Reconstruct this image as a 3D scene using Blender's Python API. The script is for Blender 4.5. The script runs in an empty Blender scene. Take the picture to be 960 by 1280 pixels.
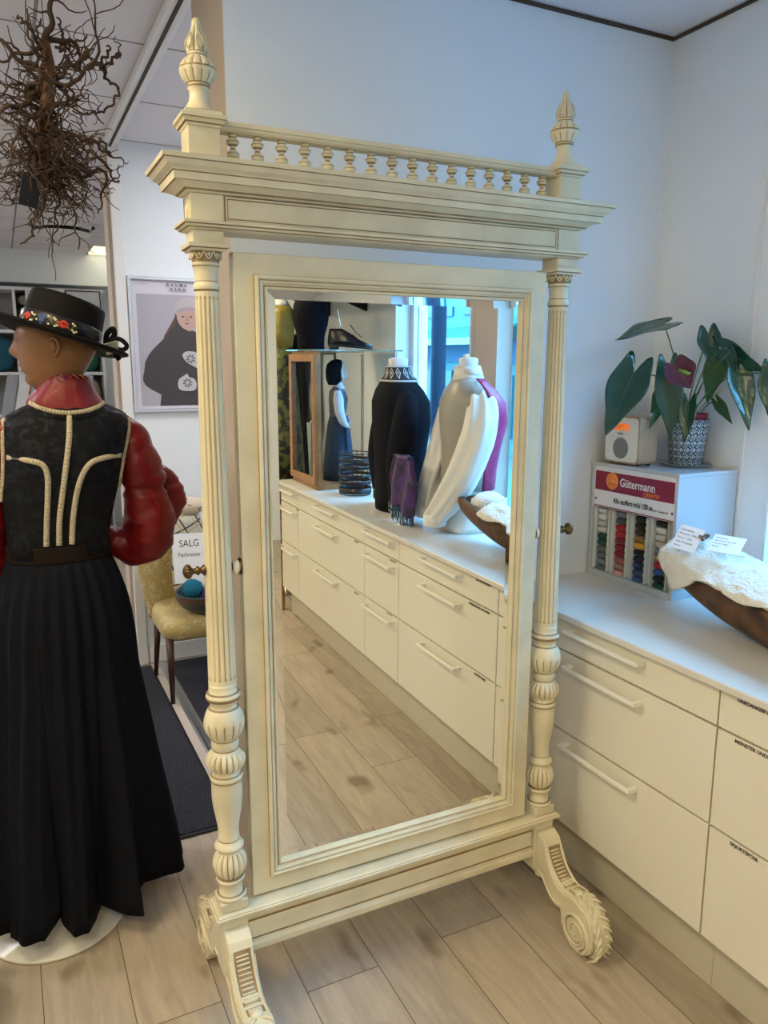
import bpy, math, random
from math import pi, sin, cos, radians as R, sqrt
from mathutils import Vector, Matrix, noise
random.seed(7)
S = bpy.context.scene
C = S.collection

# ------------------------------------------------------------------ camera
PITCH = math.atan(178/960.); YAW = R(26.2)
cam = bpy.data.objects.new('camera', bpy.data.cameras.new('camera')); C.objects.link(cam)
cam.location = (0, 0, 1.6)
cam.rotation_euler = (pi/2 - PITCH, 0, -YAW)
cam.data.sensor_fit = 'VERTICAL'; cam.data.sensor_height = 36; cam.data.lens = 27
cam.data.clip_start = .02
S.camera = cam

# ------------------------------------------------------------------ light
w = bpy.data.worlds.new('sky'); S.world = w; w.use_nodes = True
bg = w.node_tree.nodes['Background']
bg.inputs[0].default_value = (.22, .56, 1.0, 1); bg.inputs[1].default_value = 20
S.view_settings.view_transform = 'Standard'; S.view_settings.look = 'None'
S.view_settings.gamma = 1; S.view_settings.use_curve_mapping = False
S.view_settings.exposure = 0.0
WIN = [('1', .17, 1.60), ('2', -.93, -.05)]
WZ0, WZ1 = .90, 2.50
for k, a, b in WIN:
    l = bpy.data.lights.new('window_daylight', 'AREA'); l.shape = 'RECTANGLE'
    l.size = WZ1-WZ0; l.size_y = b-a; l.energy = 1; l.cycles.is_portal = True
    o = bpy.data.objects.new('window_daylight', l); C.objects.link(o)
    o.location = (2.24, (a+b)/2, (WZ0+WZ1)/2); o.rotation_euler = (0, pi/2, 0)
PANELS = [(-.55, -.4, 0), (-.55, 1.5, 0), (.85, -1.6, 0), (-1.9, .8, 0), (1.14, 7.88, 1), (-.95, 5.3, 1), (-.55, -2.6, 0), (-2.15, 3.4, 1), (1.35, 3.25, 1)]  # last panel, over the entrance, is an added lamp to brighten the poster wall
WARM = (1.0, .82, .50)
for x, y, far in PANELS:
    l = bpy.data.lights.new('panel_light', 'AREA'); l.shape = 'SQUARE'; l.size = .56
    l.energy = 24 if not far else (.6 if y > 7 else (17 if x > 1 else 40)); l.color = WARM if not far else (.96, .95, 1)
    o = bpy.data.objects.new('panel_light', l); C.objects.link(o); o.location = (x, y, 2.675)

# ------------------------------------------------------------------ materials
MT = {}
def mat(name, col, rough=.5, metal=0, var=0, vscale=8, bump=0, bscale=60, spec=.5, trans=0, ior=1.45, sheen=0, emis=None, estr=0, alpha=1, col2=None, coat=0):
    m = bpy.data.materials.new(name); m.use_nodes = True; nt = m.node_tree; b = nt.nodes['Principled BSDF']
    b.inputs['Base Color'].default_value = (*col, 1); b.inputs['Roughness'].default_value = rough
    b.inputs['Metallic'].default_value = metal; b.inputs['Specular IOR Level'].default_value = spec
    b.inputs['Transmission Weight'].default_value = trans; b.inputs['IOR'].default_value = ior
    b.inputs['Sheen Weight'].default_value = sheen; b.inputs['Alpha'].default_value = alpha
    b.inputs['Coat Weight'].default_value = coat
    if emis: b.inputs['Emission Color'].default_value = (*emis, 1); b.inputs['Emission Strength'].default_value = estr
    tc = nt.nodes.new('ShaderNodeTexCoord')
    if var or col2:
        n = nt.nodes.new('ShaderNodeTexNoise'); n.inputs['Scale'].default_value = vscale; n.inputs['Detail'].default_value = 5
        nt.links.new(tc.outputs['Object'], n.inputs['Vector'])
        r = nt.nodes.new('ShaderNodeValToRGB'); r.color_ramp.elements[0].position = .35; r.color_ramp.elements[1].position = .65
        c2 = col2 or tuple(c*(1-var) for c in col)
        r.color_ramp.elements[0].color = (*c2, 1); r.color_ramp.elements[1].color = (*col, 1)
        nt.links.new(n.outputs['Fac'], r.inputs[0]); nt.links.new(r.outputs[0], b.inputs['Base Color'])
    if bump:
        n = nt.nodes.new('ShaderNodeTexNoise'); n.inputs['Scale'].default_value = bscale; n.inputs['Detail'].default_value = 3
        nt.links.new(tc.outputs['Object'], n.inputs['Vector'])
        bp = nt.nodes.new('ShaderNodeBump'); bp.inputs['Strength'].default_value = bump; bp.inputs['Distance'].default_value = .01
        nt.links.new(n.outputs['Fac'], bp.inputs['Height']); nt.links.new(bp.outputs[0], b.inputs['Normal'])
    MT[name] = m
    return m
CREAM = mat('antique_cream_paint', (.71, .645, .455), .42, var=.16, vscale=9, bump=.06, bscale=40)
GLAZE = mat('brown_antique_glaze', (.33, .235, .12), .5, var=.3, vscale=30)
WALL = mat('painted_wall', (.77, .82, .87), .65, var=.03, vscale=2, bump=.04, bscale=200)
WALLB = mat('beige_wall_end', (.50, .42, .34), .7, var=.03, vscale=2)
WHITE = mat('white_laminate', (.74, .70, .59), .38, bump=.02)
WTOP = mat('white_worktop_laminate', (.64, .62, .57), .28, bump=.015, bscale=90)
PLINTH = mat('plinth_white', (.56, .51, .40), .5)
TRIM = mat('white_trim', (.75, .75, .76), .4)
GAP = mat('dark_gap', (.06, .045, .035), .8)
BLACKC = mat('black_wool_cloth', (.006, .007, .011), .8, bump=.3, bscale=250, spec=.12)
NAVY = mat('navy_black_skirt_wool', (.0045, .0055, .010), .8, bump=.2, bscale=300, spec=.12)
RED = mat('red_silk', (.19, .006, .010), .40, var=.25, vscale=14, bump=.35, bscale=22)
BRAID = mat('silver_cream_braid', (.52, .46, .34), .55, bump=.6, bscale=300)
SKIN = mat('mannequin_tan', (.21, .105, .050), .4, spec=.3)
FELT = mat('black_felt', (.005, .005, .006), .7, bump=.15, bscale=300, spec=.15)
WHITEP = mat('white_paper', (.80, .80, .82), .6)
INK = mat('black_ink', (.02, .02, .02), .6)
BRASS = mat('aged_brass', (.17, .105, .05), .35, metal=1, var=.4, vscale=40)
STEEL = mat('brushed_steel', (.62, .63, .65), .28, metal=1)
ALU = mat('silver_frame_metal', (.66, .68, .72), .32, metal=.85)
GLASS = mat('clear_glass', (.96, .99, 1), .02, trans=1, ior=1.45)
TWIG = mat('brown_twig_bark', (.072, .040, .026), .75, var=.5, vscale=30, bump=.4, bscale=120)
TWIGR = mat('reddish_root_wood', (.15, .062, .026), .6, var=.4, vscale=18)
BLACKP = mat('black_plastic', (.012, .012, .014), .4)

def nodes_mat(name):
    m = bpy.data.materials.new(name); m.use_nodes = True; return m, m.node_tree, m.node_tree.nodes['Principled BSDF']
def N(nt, t, **kw):
    n = nt.nodes.new(t)
    for k, v in kw.items():
        if k in n.inputs: n.inputs[k].default_value = v
        else: setattr(n, k, v)
    return n
# oak plank floor
m, nt, b = nodes_mat('oak_plank_floor'); FLOOR = m
tc = N(nt, 'ShaderNodeTexCoord'); sx = N(nt, 'ShaderNodeSeparateXYZ'); nt.links.new(tc.outputs['Object'], sx.inputs[0])
ax = N(nt, 'ShaderNodeMath', operation='ADD'); ax.inputs[1].default_value = 20-.303+.207; nt.links.new(sx.outputs[0], ax.inputs[0])
ay = N(nt, 'ShaderNodeMath', operation='ADD'); ay.inputs[1].default_value = 20.; nt.links.new(sx.outputs[1], ay.inputs[0])
dv = N(nt, 'ShaderNodeMath', operation='DIVIDE'); dv.inputs[1].default_value = .207; nt.links.new(ax.outputs[0], dv.inputs[0])
fl = N(nt, 'ShaderNodeMath', operation='FLOOR'); nt.links.new(dv.outputs[0], fl.inputs[0])
fr = N(nt, 'ShaderNodeMath', operation='FRACT'); nt.links.new(dv.outputs[0], fr.inputs[0])
wn = N(nt, 'ShaderNodeTexWhiteNoise', noise_dimensions='1D'); nt.links.new(fl.outputs[0], wn.inputs['W'])
off = N(nt, 'ShaderNodeMath', operation='MULTIPLY_ADD'); off.inputs[1].default_value = 1.3
nt.links.new(wn.outputs['Value'], off.inputs[0]); nt.links.new(ay.outputs[0], off.inputs[2])
dy = N(nt, 'ShaderNodeMath', operation='DIVIDE'); dy.inputs[1].default_value = 1.28; nt.links.new(off.outputs[0], dy.inputs[0])
fry = N(nt, 'ShaderNodeMath', operation='FRACT'); nt.links.new(dy.outputs[0], fry.inputs[0])
fly = N(nt, 'ShaderNodeMath', operation='FLOOR'); nt.links.new(dy.outputs[0], fly.inputs[0])
def lt(src, v):
    n = N(nt, 'ShaderNodeMath', operation='LESS_THAN'); n.inputs[1].default_value = v; nt.links.new(src, n.inputs[0]); return n.outputs[0]
g1 = lt(fr.outputs[0], .012); g2 = lt(fry.outputs[0], .0022)
gm = N(nt, 'ShaderNodeMath', operation='MAXIMUM'); nt.links.new(g1, gm.inputs[0]); nt.links.new(g2, gm.inputs[1])
pid = N(nt, 'ShaderNodeCombineXYZ'); nt.links.new(fl.outputs[0], pid.inputs[0]); nt.links.new(fly.outputs[0], pid.inputs[1])
wn2 = N(nt, 'ShaderNodeTexWhiteNoise', noise_dimensions='3D'); nt.links.new(pid.outputs[0], wn2.inputs['Vector'])
mp = N(nt, 'ShaderNodeMapping'); mp.inputs['Scale'].default_value = (7.5, .9, 1)
nt.links.new(tc.outputs['Object'], mp.inputs[0])
vadd = N(nt, 'ShaderNodeVectorMath', operation='ADD'); sc = N(nt, 'ShaderNodeVectorMath', operation='SCALE'); sc.inputs['Scale'].default_value = 17
nt.links.new(wn2.outputs['Color'], sc.inputs[0]); nt.links.new(mp.outputs[0], vadd.inputs[0]); nt.links.new(sc.outputs[0], vadd.inputs[1])
gr = N(nt, 'ShaderNodeTexNoise', Scale=3.0, Detail=7., Roughness=.65, Distortion=1.2); nt.links.new(vadd.outputs[0], gr.inputs['Vector'])
kn = N(nt, 'ShaderNodeTexNoise', Scale=1.5, Detail=2.); mpk = N(nt, 'ShaderNodeMapping'); mpk.inputs['Scale'].default_value = (5, 2.6, 1)
nt.links.new(tc.outputs['Object'], mpk.inputs[0]); nt.links.new(mpk.outputs[0], kn.inputs['Vector'])
cr = N(nt, 'ShaderNodeValToRGB'); e = cr.color_ramp.elements
e[0].position = .22; e[0].color = (.31, .25, .19, 1); e[1].position = .78; e[1].color = (.50, .42, .325, 1)
nt.links.new(gr.outputs['Fac'], cr.inputs[0])
kr = N(nt, 'ShaderNodeValToRGB'); e = kr.color_ramp.elements; e[0].position = .63; e[0].color = (1, 1, 1, 1); e[1].position = .74; e[1].color = (.50, .45, .42, 1)
nt.links.new(kn.outputs['Fac'], kr.inputs[0])
mx = N(nt, 'ShaderNodeMix', data_type='RGBA', blend_type='MULTIPLY'); mx.inputs[0].default_value = 1
nt.links.new(cr.outputs[0], mx.inputs[6]); nt.links.new(kr.outputs[0], mx.inputs[7])
pv = N(nt, 'ShaderNodeMapRange'); pv.inputs['To Min'].default_value = .86; pv.inputs['To Max'].default_value = 1.08; nt.links.new(wn2.outputs['Value'], pv.inputs[0])
mx2 = N(nt, 'ShaderNodeVectorMath', operation='SCALE'); nt.links.new(mx.outputs[2], mx2.inputs[0]); nt.links.new(pv.outputs[0], mx2.inputs['Scale'])
mx3 = N(nt, 'ShaderNodeMix', data_type='RGBA'); mx3.inputs[7].default_value = (.10, .075, .055, 1)
nt.links.new(gm.outputs[0], mx3.inputs[0]); nt.links.new(mx2.outputs[0], mx3.inputs[6]); nt.links.new(mx3.outputs[2], b.inputs['Base Color'])
b.inputs['Roughness'].default_value = .42
# suspended tile ceiling
m, nt, b = nodes_mat('ceiling_tiles'); CEIL = m
tc = N(nt, 'ShaderNodeTexCoord'); mp = N(nt, 'ShaderNodeMapping'); mp.inputs['Location'].default_value = (-.19+6, -2.96+12, 0)
nt.links.new(tc.outputs['Object'], mp.inputs[0])
bk = N(nt, 'ShaderNodeTexBrick', offset=0., squash=1.); bk.inputs['Scale'].default_value = 1; bk.inputs['Brick Width'].default_value = 1.2
bk.inputs['Row Height'].default_value = .6; bk.inputs['Mortar Size'].default_value = .006; bk.inputs['Mortar Smooth'].default_value = 0
bk.inputs['Color1'].default_value = (.73, .72, .76, 1); bk.inputs['Color2'].default_value = (.71, .70, .74, 1); bk.inputs['Mortar'].default_value = (.24, .23, .23, 1)
nt.links.new(mp.outputs[0], bk.inputs['Vector']); nt.links.new(bk.outputs[0], b.inputs['Base Color']); b.inputs['Roughness'].default_value = .8
# dark ribbed carpet mat
MATC = mat('charcoal_mat_pile', (.035, .037, .05), .95, col2=(.008, .008, .012), vscale=110, bump=1, bscale=160)
# mirror silver
m, nt, b = nodes_mat('mirror_silver'); MIRR = m
b.inputs['Base Color'].default_value = (.93, .95, .93, 1); b.inputs['Metallic'].default_value = 1; b.inputs['Roughness'].default_value = 0

# ------------------------------------------------------------------ mesh helpers
class MB:
    def __init__(s): s.v = []; s.f = []; s.m = []; s.sm = []
    def add(s, vs, fs, mi=0, sm=False):
        o = len(s.v); s.v += [tuple(v) for v in vs]
        for i, f in enumerate(fs):
            s.f.append([o+k for k in f]); s.m.append(mi[i] if isinstance(mi, list) else mi); s.sm.append(sm)
        return s
    def box(s, x0, x1, y0, y1, z0, z1, mi=0, bev=0):
        if bev:
            b = min(bev, (x1-x0)/2.01, (y1-y0)/2.01, (z1-z0)/2.01)
            # chamfered box, built from its rounded ring levels
            vs = []; L = [(z0, b), (z0+b, 0), (z1-b, 0), (z1, b)]
            for z, i in L:
                vs += [(x0+b, y0+i, z), (x1-b, y0+i, z), (x1-i, y0+b, z), (x1-i, y1-b, z), (x1-b, y1-i, z), (x0+b, y1-i, z), (x0+i, y1-b, z), (x0+i, y0+b, z)]
            fs = [[7, 6, 5, 4, 3, 2, 1, 0], [24, 25, 26, 27, 28, 29, 30, 31]]
            for l in range(3):
                for k in range(8):
                    a = l*8+k; c = l*8+(k+1) % 8; fs.append([a, c, c+8, a+8])
            return s.add(vs, fs, mi)
        vs = [(x0, y0, z0), (x1, y0, z0), (x1, y1, z0), (x0, y1, z0), (x0, y0, z1), (x1, y0, z1), (x1, y1, z1), (x0, y1, z1)]
        return s.add(vs, [[3, 2, 1, 0], [4, 5, 6, 7], [0, 1, 5, 4], [1, 2, 6, 5], [2, 3, 7, 6], [3, 0, 4, 7]], mi)
    def prism(s, pts, axis, a, b, mi=0, cap=True):
        # pts: 2-D outline; extruded along axis from a to b
        n = len(pts)
        def P(p, t): return (t, p[0], p[1]) if axis == 0 else ((p[0], t, p[1]) if axis == 1 else (p[0], p[1], t))
        vs = [P(p, a) for p in pts]+[P(p, b) for p in pts]
        fs = [[i, (i+1) % n, n+(i+1) % n, n+i] for i in range(n)]
        if cap: fs += [list(range(n))[::-1], [n+i for i in range(n)]]
        return s.add(vs, fs, mi)
    def lathe(s, prof, cx=0, cy=0, z0=0, seg=32, cap=True, sm=True, mi=0, axis='z'):
        # prof rows: (z, r[, lobes, depth[, mi]])
        vs = []; fs = []; ms = []
        for p in prof:
            z, r = p[0], p[1]; nl, d = (p[2], p[3]) if len(p) > 3 else (0, 0)
            for k in range(seg):
                t = 2*pi*k/seg
                q = r
                if nl:
                    q = r-1.45*d*(1-abs(sin(nl*t/2)))**1.5 if d > 0 else r+d*max(0, cos(nl*t))**.6 if cos(nl*t) > 0 else r
                x, y, zz = q*cos(t), q*sin(t), z
                if axis == 'x': x, y, zz = z, q*cos(t), q*sin(t)
                if axis == 'y': x, y, zz = q*cos(t), z, q*sin(t)
                vs.append((cx+x, cy+y, z0+zz))
        for i in range(len(prof)-1):
            p, p2 = prof[i], prof[i+1]; nl, d = (p[2], p[3]) if len(p) > 3 else (0, 0)
            base = p[4] if len(p) > 4 else mi
            if len(p) == 3: base = p[2]
            for k in range(seg):
                a, b2 = i*seg+k, i*seg+(k+1) % seg
                fs.append([a, b2, b2+seg, a+seg])
                mm = base
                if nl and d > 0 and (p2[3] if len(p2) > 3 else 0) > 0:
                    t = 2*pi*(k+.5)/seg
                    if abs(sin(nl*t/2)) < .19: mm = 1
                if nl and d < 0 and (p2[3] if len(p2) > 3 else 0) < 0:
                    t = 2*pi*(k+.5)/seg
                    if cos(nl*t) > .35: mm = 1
                ms.append(mm)
        if cap:
            fs.append(list(range(seg))[::-1]); fs.append([(len(prof)-1)*seg+k for k in range(seg)]); ms += [mi, mi]
        return s.add(vs, fs, ms, sm)
    def tube(s, pts, rad, seg=8, mi=0, cap=True, sm=True, flat=1., up=None):
        pts = [Vector(p) for p in pts]; n = len(pts); rr = rad if isinstance(rad, (list, tuple)) else [rad]*n
        vs = []; prev = None
        for i, p in enumerate(pts):
            t = (pts[min(i+1, n-1)]-pts[max(i-1, 0)])
            if t.length < 1e-9: t = Vector((0, 0, 1))
            t.normalize()
            if up is not None: u = Vector(up)
            else: u = prev if prev is not None else (Vector((0, 0, 1)) if abs(t.z) < .9 else Vector((1, 0, 0)))
            a = (u-t*u.dot(t))
            if a.length < 1e-6: a = t.orthogonal()
            a.normalize(); b = t.cross(a); prev = a
            for k in range(seg):
                h = 2*pi*k/seg; vs.append(p+a*(cos(h)*rr[i]*flat)+b*(sin(h)*rr[i]))
        fs = []
        for i in range(n-1):
            for k in range(seg):
                q, q2 = i*seg+k, i*seg+(k+1) % seg; fs.append([q, q2, q2+seg, q+seg])
        if cap: fs += [list(range(seg))[::-1], [(n-1)*seg+k for k in range(seg)]]
        return s.add(vs, fs, mi, sm)
    def loft(s, rings, mi=0, sm=True, cap=True, close=True):
        n = len(rings[0]); vs = [p for r in rings for p in r]; fs = []
        for i in range(len(rings)-1):
            for k in range(n if close else n-1):
                a, b = i*n+k, i*n+(k+1) % n; fs.append([a, b, b+n, a+n])
        if cap: fs += [list(range(n))[::-1], [(len(rings)-1)*n+k for k in range(n)]]
        return s.add(vs, fs, mi, sm)
    def frame(s, x0, x1, z0, z1, prof, mi=0, M=None):
        # mitred moulding round a rectangle in the XZ plane; prof rows: (inset, y[, mi])
        vs = []; fs = []; ms = []
        for p in prof:
            i, y = p[0], p[1]
            vs += [(x0+i, y, z0+i), (x1-i, y, z0+i), (x1-i, y, z1-i), (x0+i, y, z1-i)]
        for j in range(len(prof)-1):
            for k in range(4):
                a, b = j*4+k, j*4+(k+1) % 4; fs.append([a, b, b+4, a+4]); ms.append(prof[j][2] if len(prof[j]) > 2 else mi)
        return s.add(vs, fs, ms)
    def cornice(s, x0, x1, y0, y1, prof, mi=0):
        # moulding that projects round a box; prof rows: (z, projection[, mi])
        vs = []; fs = []; ms = []
        for p in prof:
            z, d = p[0], p[1]
            vs += [(x0-d, y0-d, z), (x1+d, y0-d, z), (x1+d, y1+d, z), (x0-d, y1+d, z)]
        for j in range(len(prof)-1):
            for k in range(4):
                a, b = j*4+k, j*4+(k+1) % 4; fs.append([a, b, b+4, a+4]); ms.append(prof[j][2] if len(prof[j]) > 2 else mi)
        fs += [[3, 2, 1, 0], [len(vs)-4, len(vs)-3, len(vs)-2, len(vs)-1]]; ms += [mi, mi]
        return s.add(vs, fs, ms)
    def ball(s, c, r, mi=0, seg=16, sc=(1, 1, 1), sm=True):
        rings = []
        for i in range(1, seg//2):
            a = pi*i/(seg//2)
            rings.append([(c[0]+r*sc[0]*sin(a)*cos(2*pi*k/seg), c[1]+r*sc[1]*sin(a)*sin(2*pi*k/seg), c[2]-r*sc[2]*cos(a)) for k in range(seg)])
        return s.loft(rings, mi, sm)
    def xf(s, M): s.v = [tuple(M @ Vector(v)) for v in s.v]; return s

def root_loc(o):
    while o.parent: o = o.parent
    return o.location
def part(name, mb, mats, parent=None, local=False, smooth=None, bevel=0, kind=None, label=None):
    if not isinstance(mats, (list, tuple)): mats = [mats]
    me = bpy.data.meshes.new(name)
    off = Vector((0, 0, 0)) if (parent is None or local) else Vector(root_loc(parent))
    me.from_pydata([tuple(Vector(v)-off) for v in mb.v], [], mb.f)
    for m in mats: me.materials.append(m)
    for p, mi, sm in zip(me.polygons, mb.m, mb.sm):
        p.material_index = min(mi, len(mats)-1); p.use_smooth = sm
    import bmesh
    bm = bmesh.new(); bm.from_mesh(me); bmesh.ops.recalc_face_normals(bm, faces=bm.faces); bm.to_mesh(me); bm.free()
    o = bpy.data.objects.new(name, me); C.objects.link(o)
    if parent: o.parent = parent
    if bevel:
        b = o.modifiers.new('bevel', 'BEVEL'); b.width = bevel; b.segments = 2; b.limit_method = 'ANGLE'; b.angle_limit = R(40)
    if kind: o['kind'] = kind
    if label: o['label'] = label
    return o
def tag(o, label, cat, group=None, kind=None):
    o['label'] = label; o['category'] = cat
    if group: o['group'] = group
    if kind: o['kind'] = kind
    return o
def thing(name, label, cat, loc=(0, 0, 0), rz=0, group=None):
    o = bpy.data.objects.new(name, None); C.objects.link(o); o.empty_display_size = .05
    o.location = loc; o.rotation_euler = (0, 0, rz); return tag(o, label, cat, group)
def struct(name, mb, mats, parent=None, **k):
    o = part(name, mb, mats, parent, **k)
    if not parent: o['kind'] = 'structure'
    return o
def dup(root, loc, rz=0, label=None, group=None):
    r = root.copy(); C.objects.link(r); r.location = loc; r.rotation_euler = (0, 0, rz)
    if label: r['label'] = label
    if group: r['group'] = group
    for ch in list(root.children):
        c = ch.copy(); C.objects.link(c); c.parent = r
        for g in list(ch.children):
            d = g.copy(); C.objects.link(d); d.parent = c
    return r
def text(name, body, size, M, m, parent, ext=.0006, sx=1., align='LEFT', space=1., bold=0, label=None):
    cu = bpy.data.curves.new(name, 'FONT'); cu.body = body; cu.size = size; cu.extrude = ext; cu.align_x = align
    cu.space_character = space; cu.offset = bold; cu.resolution_u = 3
    t = bpy.data.objects.new(name, cu); C.objects.link(t); dg = bpy.context.evaluated_depsgraph_get()
    me = bpy.data.meshes.new_from_object(t.evaluated_get(dg)); bpy.data.objects.remove(t)
    off = Vector((0, 0, 0)) if parent is None else Vector(root_loc(parent))
    me.transform(Matrix.Translation(-off) @ M @ Matrix.Diagonal((sx, 1, 1, 1)))
    me.materials.clear(); me.materials.append(m); me.name = name
    o = bpy.data.objects.new(name, me); C.objects.link(o)
    if parent: o.parent = parent
    if label: o['label'] = label
    return o
def basis(o, xd, yd):
    x = Vector(xd).normalized(); y = Vector(yd).normalized(); z = x.cross(y)
    M = Matrix.Identity(4)
    for i in range(3): M[i][0] = x[i]; M[i][1] = y[i]; M[i][2] = z[i]; M[i][3] = o[i]
    return M
def spline(pts, n=8):
    P = [Vector(p) for p in pts]; out = []
    Q = [P[0]*2-P[1]]+P+[P[-1]*2-P[-2]]
    for i in range(1, len(Q)-2):
        for j in range(n):
            t = j/n; a, b, c, d = Q[i-1:i+3]
            out.append(.5*((2*b)+(c-a)*t+(2*a-5*b+4*c-d)*t*t+(3*b-a-3*c+d)*t**3))
    out.append(P[-1]); return out
def lerp_list(vals, n):
    out = []
    for i in range(n):
        t = i/(n-1)*(len(vals)-1); k = min(int(t), len(vals)-2); out.append(vals[k]+(vals[k+1]-vals[k])*(t-k))
    return out

# ------------------------------------------------------------------ the room
XR = 2.13; YB = 2.115; ZC = 2.70; XL = -3.2; YR = -3.4; YF = 8.5; YP = 4.2
struct('floor', MB().box(XL-.1, XR+.25, YR-.1, YF+.1, -.08, 0), FLOOR)
struct('ceiling', MB().box(XL-.1, XR+.25, YR-.1, YF+.1, ZC, ZC+.08), CEIL)
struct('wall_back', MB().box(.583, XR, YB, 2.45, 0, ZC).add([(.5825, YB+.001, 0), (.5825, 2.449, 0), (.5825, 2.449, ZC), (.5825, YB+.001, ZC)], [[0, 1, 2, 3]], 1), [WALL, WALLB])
wr = MB()
ys = [YR, -.93, -.05, .17, 1.60, YF]
for i in range(5):
    if i in (1, 3):
        wr.box(XR, XR+.22, ys[i], ys[i+1], 0, WZ0); wr.box(XR, XR+.22, ys[i], ys[i+1], WZ1, ZC)
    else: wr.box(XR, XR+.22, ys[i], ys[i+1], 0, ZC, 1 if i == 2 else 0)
struct('wall_right', wr, [WALL, WALLB])
struct('wall_left', MB().box(XL-.12, XL, YR, YF, 0, ZC), WALL)
struct('wall_rear', MB().box(XL, XR, YR-.12, YR, 0, ZC), WALL)
struct('wall_far', MB().box(XL, 1.46, YF, YF+.12, 0, ZC).box(XL, 1.46, YF-.32, YF, 2.40, ZC), WALL)
# poster wall with its beige end
struct('wall_entrance', MB().box(.56, XR, YP, YP+.16, 0, ZC).box(.54, .56, YP+.01, YP+.155, 0, ZC, 1).box(1.46, 1.58, YP+.16, YF, 0, ZC), [WALL, WALLB])
struct('trim_1', MB().box(.555, .61, YP-.018, YP-.001, .0, ZC-.001, bev=.004), TRIM)
struct('trim_2', MB().box(.535, .60, 2.452, YP-.02, ZC-.03, ZC-.001, bev=.004).box(.560, .572, 2.453, YP-.03, ZC-.034, ZC-.030, 1), [TRIM, GAP])
struct('trim_3', MB().box(.585, XR-.001, YB-.008, YB-.0005, ZC-.012, ZC-.002).box(XR-.008, XR-.0005, 1.6, YB-.01, ZC-.012, ZC-.002), GAP)
struct('trim_4', MB().box(XR-.006, XR-.0005, 1.70, 1.712, .88, ZC-.02, bev=.001), TRIM)
struct('baseboard_entrance', MB().box(.62, XR-.01, YP-.016, YP-.001, .002, .10, bev=.003), TRIM)
struct('baseboard_left', MB().box(XL+.001, XL+.015, YR+.05, YF-.1, .002, .09, bev=.003), TRIM)
for k, a, b in WIN:
    f = MB()
    w0 = .045
    f.box(XR+.10, XR+.16, a, a+w0, WZ0, WZ1).box(XR+.10, XR+.16, b-w0, b, WZ0, WZ1).box(XR+.10, XR+.16, a+w0, b-w0, WZ0, WZ0+w0).box(XR+.10, XR+.16, a+w0, b-w0, WZ1-w0, WZ1)
    o = struct('window_'+k, f, TRIM)
    g = part('window_glass', MB().box(XR+.128, XR+.134, a+w0, b-w0, WZ0+w0, WZ1-w0), mat('window_pane_glass', (.9, .97, 1), 0, trans=1, ior=1.02), o)
    part('window_sill', MB().box(XR-.02, XR-.0005, a-.01, b+.01, WZ0-.02, WZ0+.018, bev=.003).box(XR+.0, XR+.0995, a+.001, b-.013, WZ0+.0005, WZ0+.018), TRIM, o)
    part('window_reveal', MB().box(XR-.012, XR+.0995, b-.012, b-.001, WZ0+.019, WZ1-.001), TRIM, o)

# ceiling light panels and air vent
pan = mat('lit_panel_diffuser', (.9, .88, .8), .5, emis=(1, .86, .45), estr=1.6)
names = ['near the till side', 'above the tall mirror aisle', 'behind the viewpoint', 'left of the aisle', 'at the far right above the shelves', 'over the far floor', 'at the rear of the room', 'over the left far floor', 'added over the entrance mats to brighten the poster wall']
for (x, y, far), nm in zip(PANELS, names):
    t = thing('ceiling_light', 'square warm lit ceiling panel '+nm, 'ceiling light', (x, y, ZC-.02), group='ceiling light panels')
    part('light_frame', MB().frame(x-.30, x+.30, y-.30, y+.30, [(0, 0), (0, .012), (.015, .012), (.015, 0)]).xf(Matrix(((1, 0, 0, 0), (0, 0, 1, 0), (0, 1, 0, ZC-.014), (0, 0, 0, 1)))), TRIM, t)
    part('diffuser', MB().box(x-.285, x+.285, y-.285, y+.285, ZC-.012, ZC-.003), pan, t)
t = thing('ceiling_vent', 'round white ceiling air vent with dark slots beneath the twig ball', 'air vent', (.52, 6.7, ZC))
v = MB(); v.lathe([(-.012, .245), (0, .26), (-.0, .22), (-.035, .205)], .52, 6.7, ZC, 32, cap=False)
part('vent_ring', v, TRIM, t)
part('vent_plate', MB().lathe([(-.075, .15), (-.068, .205), (-.060, .21), (-.055, .09)], .52, 6.7, ZC, 32), TRIM, t)
part('vent_throat', MB().lathe([(-.04, .07), (-.003, .16), (-.002, .165)], .52, 6.7, ZC, 32), GAP, t)

# ------------------------------------------------------------------ drawer run and worktop
EDG = [1.98, 1.20, .42, .05, -.93, -1.25]
ROWS = [(.752, .846), (.492, .7455), (.182, .4855)]
pos = ['at the back corner, half behind the mirror', 'beneath the wooden trough', 'narrow one below the white shirt bust', 'below the black jacket bust', 'at the far end below the glass case']
def cabinet(y1, y0, i):
    t = thing('drawer_cabinet', 'white three drawer base cabinet '+pos[i], 'cabinet', ((1.49+XR)/2, (y0+y1)/2, 0), group='white drawer cabinets')
    part('carcass', MB().box(1.512, XR-.005, y0+.001, y1-.001, .17, .852), GAP, t)
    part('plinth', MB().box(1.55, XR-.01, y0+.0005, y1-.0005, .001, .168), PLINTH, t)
    for j, (z0, z1) in enumerate(ROWS):
        d = part('drawer', MB().box(1.49, 1.510, y0+.0025, y1-.0025, z0, z1, bev=.0008), WHITE, t)
        hz = [.834, .712, .457][j]; hc = (y0+y1)/2; hl = .152
        if hz > z1-.02: hz = z1-.02
        h = MB().box(1.452, 1.462, hc-hl, hc+hl, hz-.006, hz+.006, bev=.002)
        for sgn in (-1, 1): h.box(1.4625, 1.4895, hc+sgn*(hl-.007)-.006, hc+sgn*(hl-.007)+.006, hz-.006, hz+.006)
        part('handle', h, mat('white_handle_metal', (.78, .76, .70), .3) if 'white_handle_metal' not in MT else MT['white_handle_metal'], d)
    return t
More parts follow.
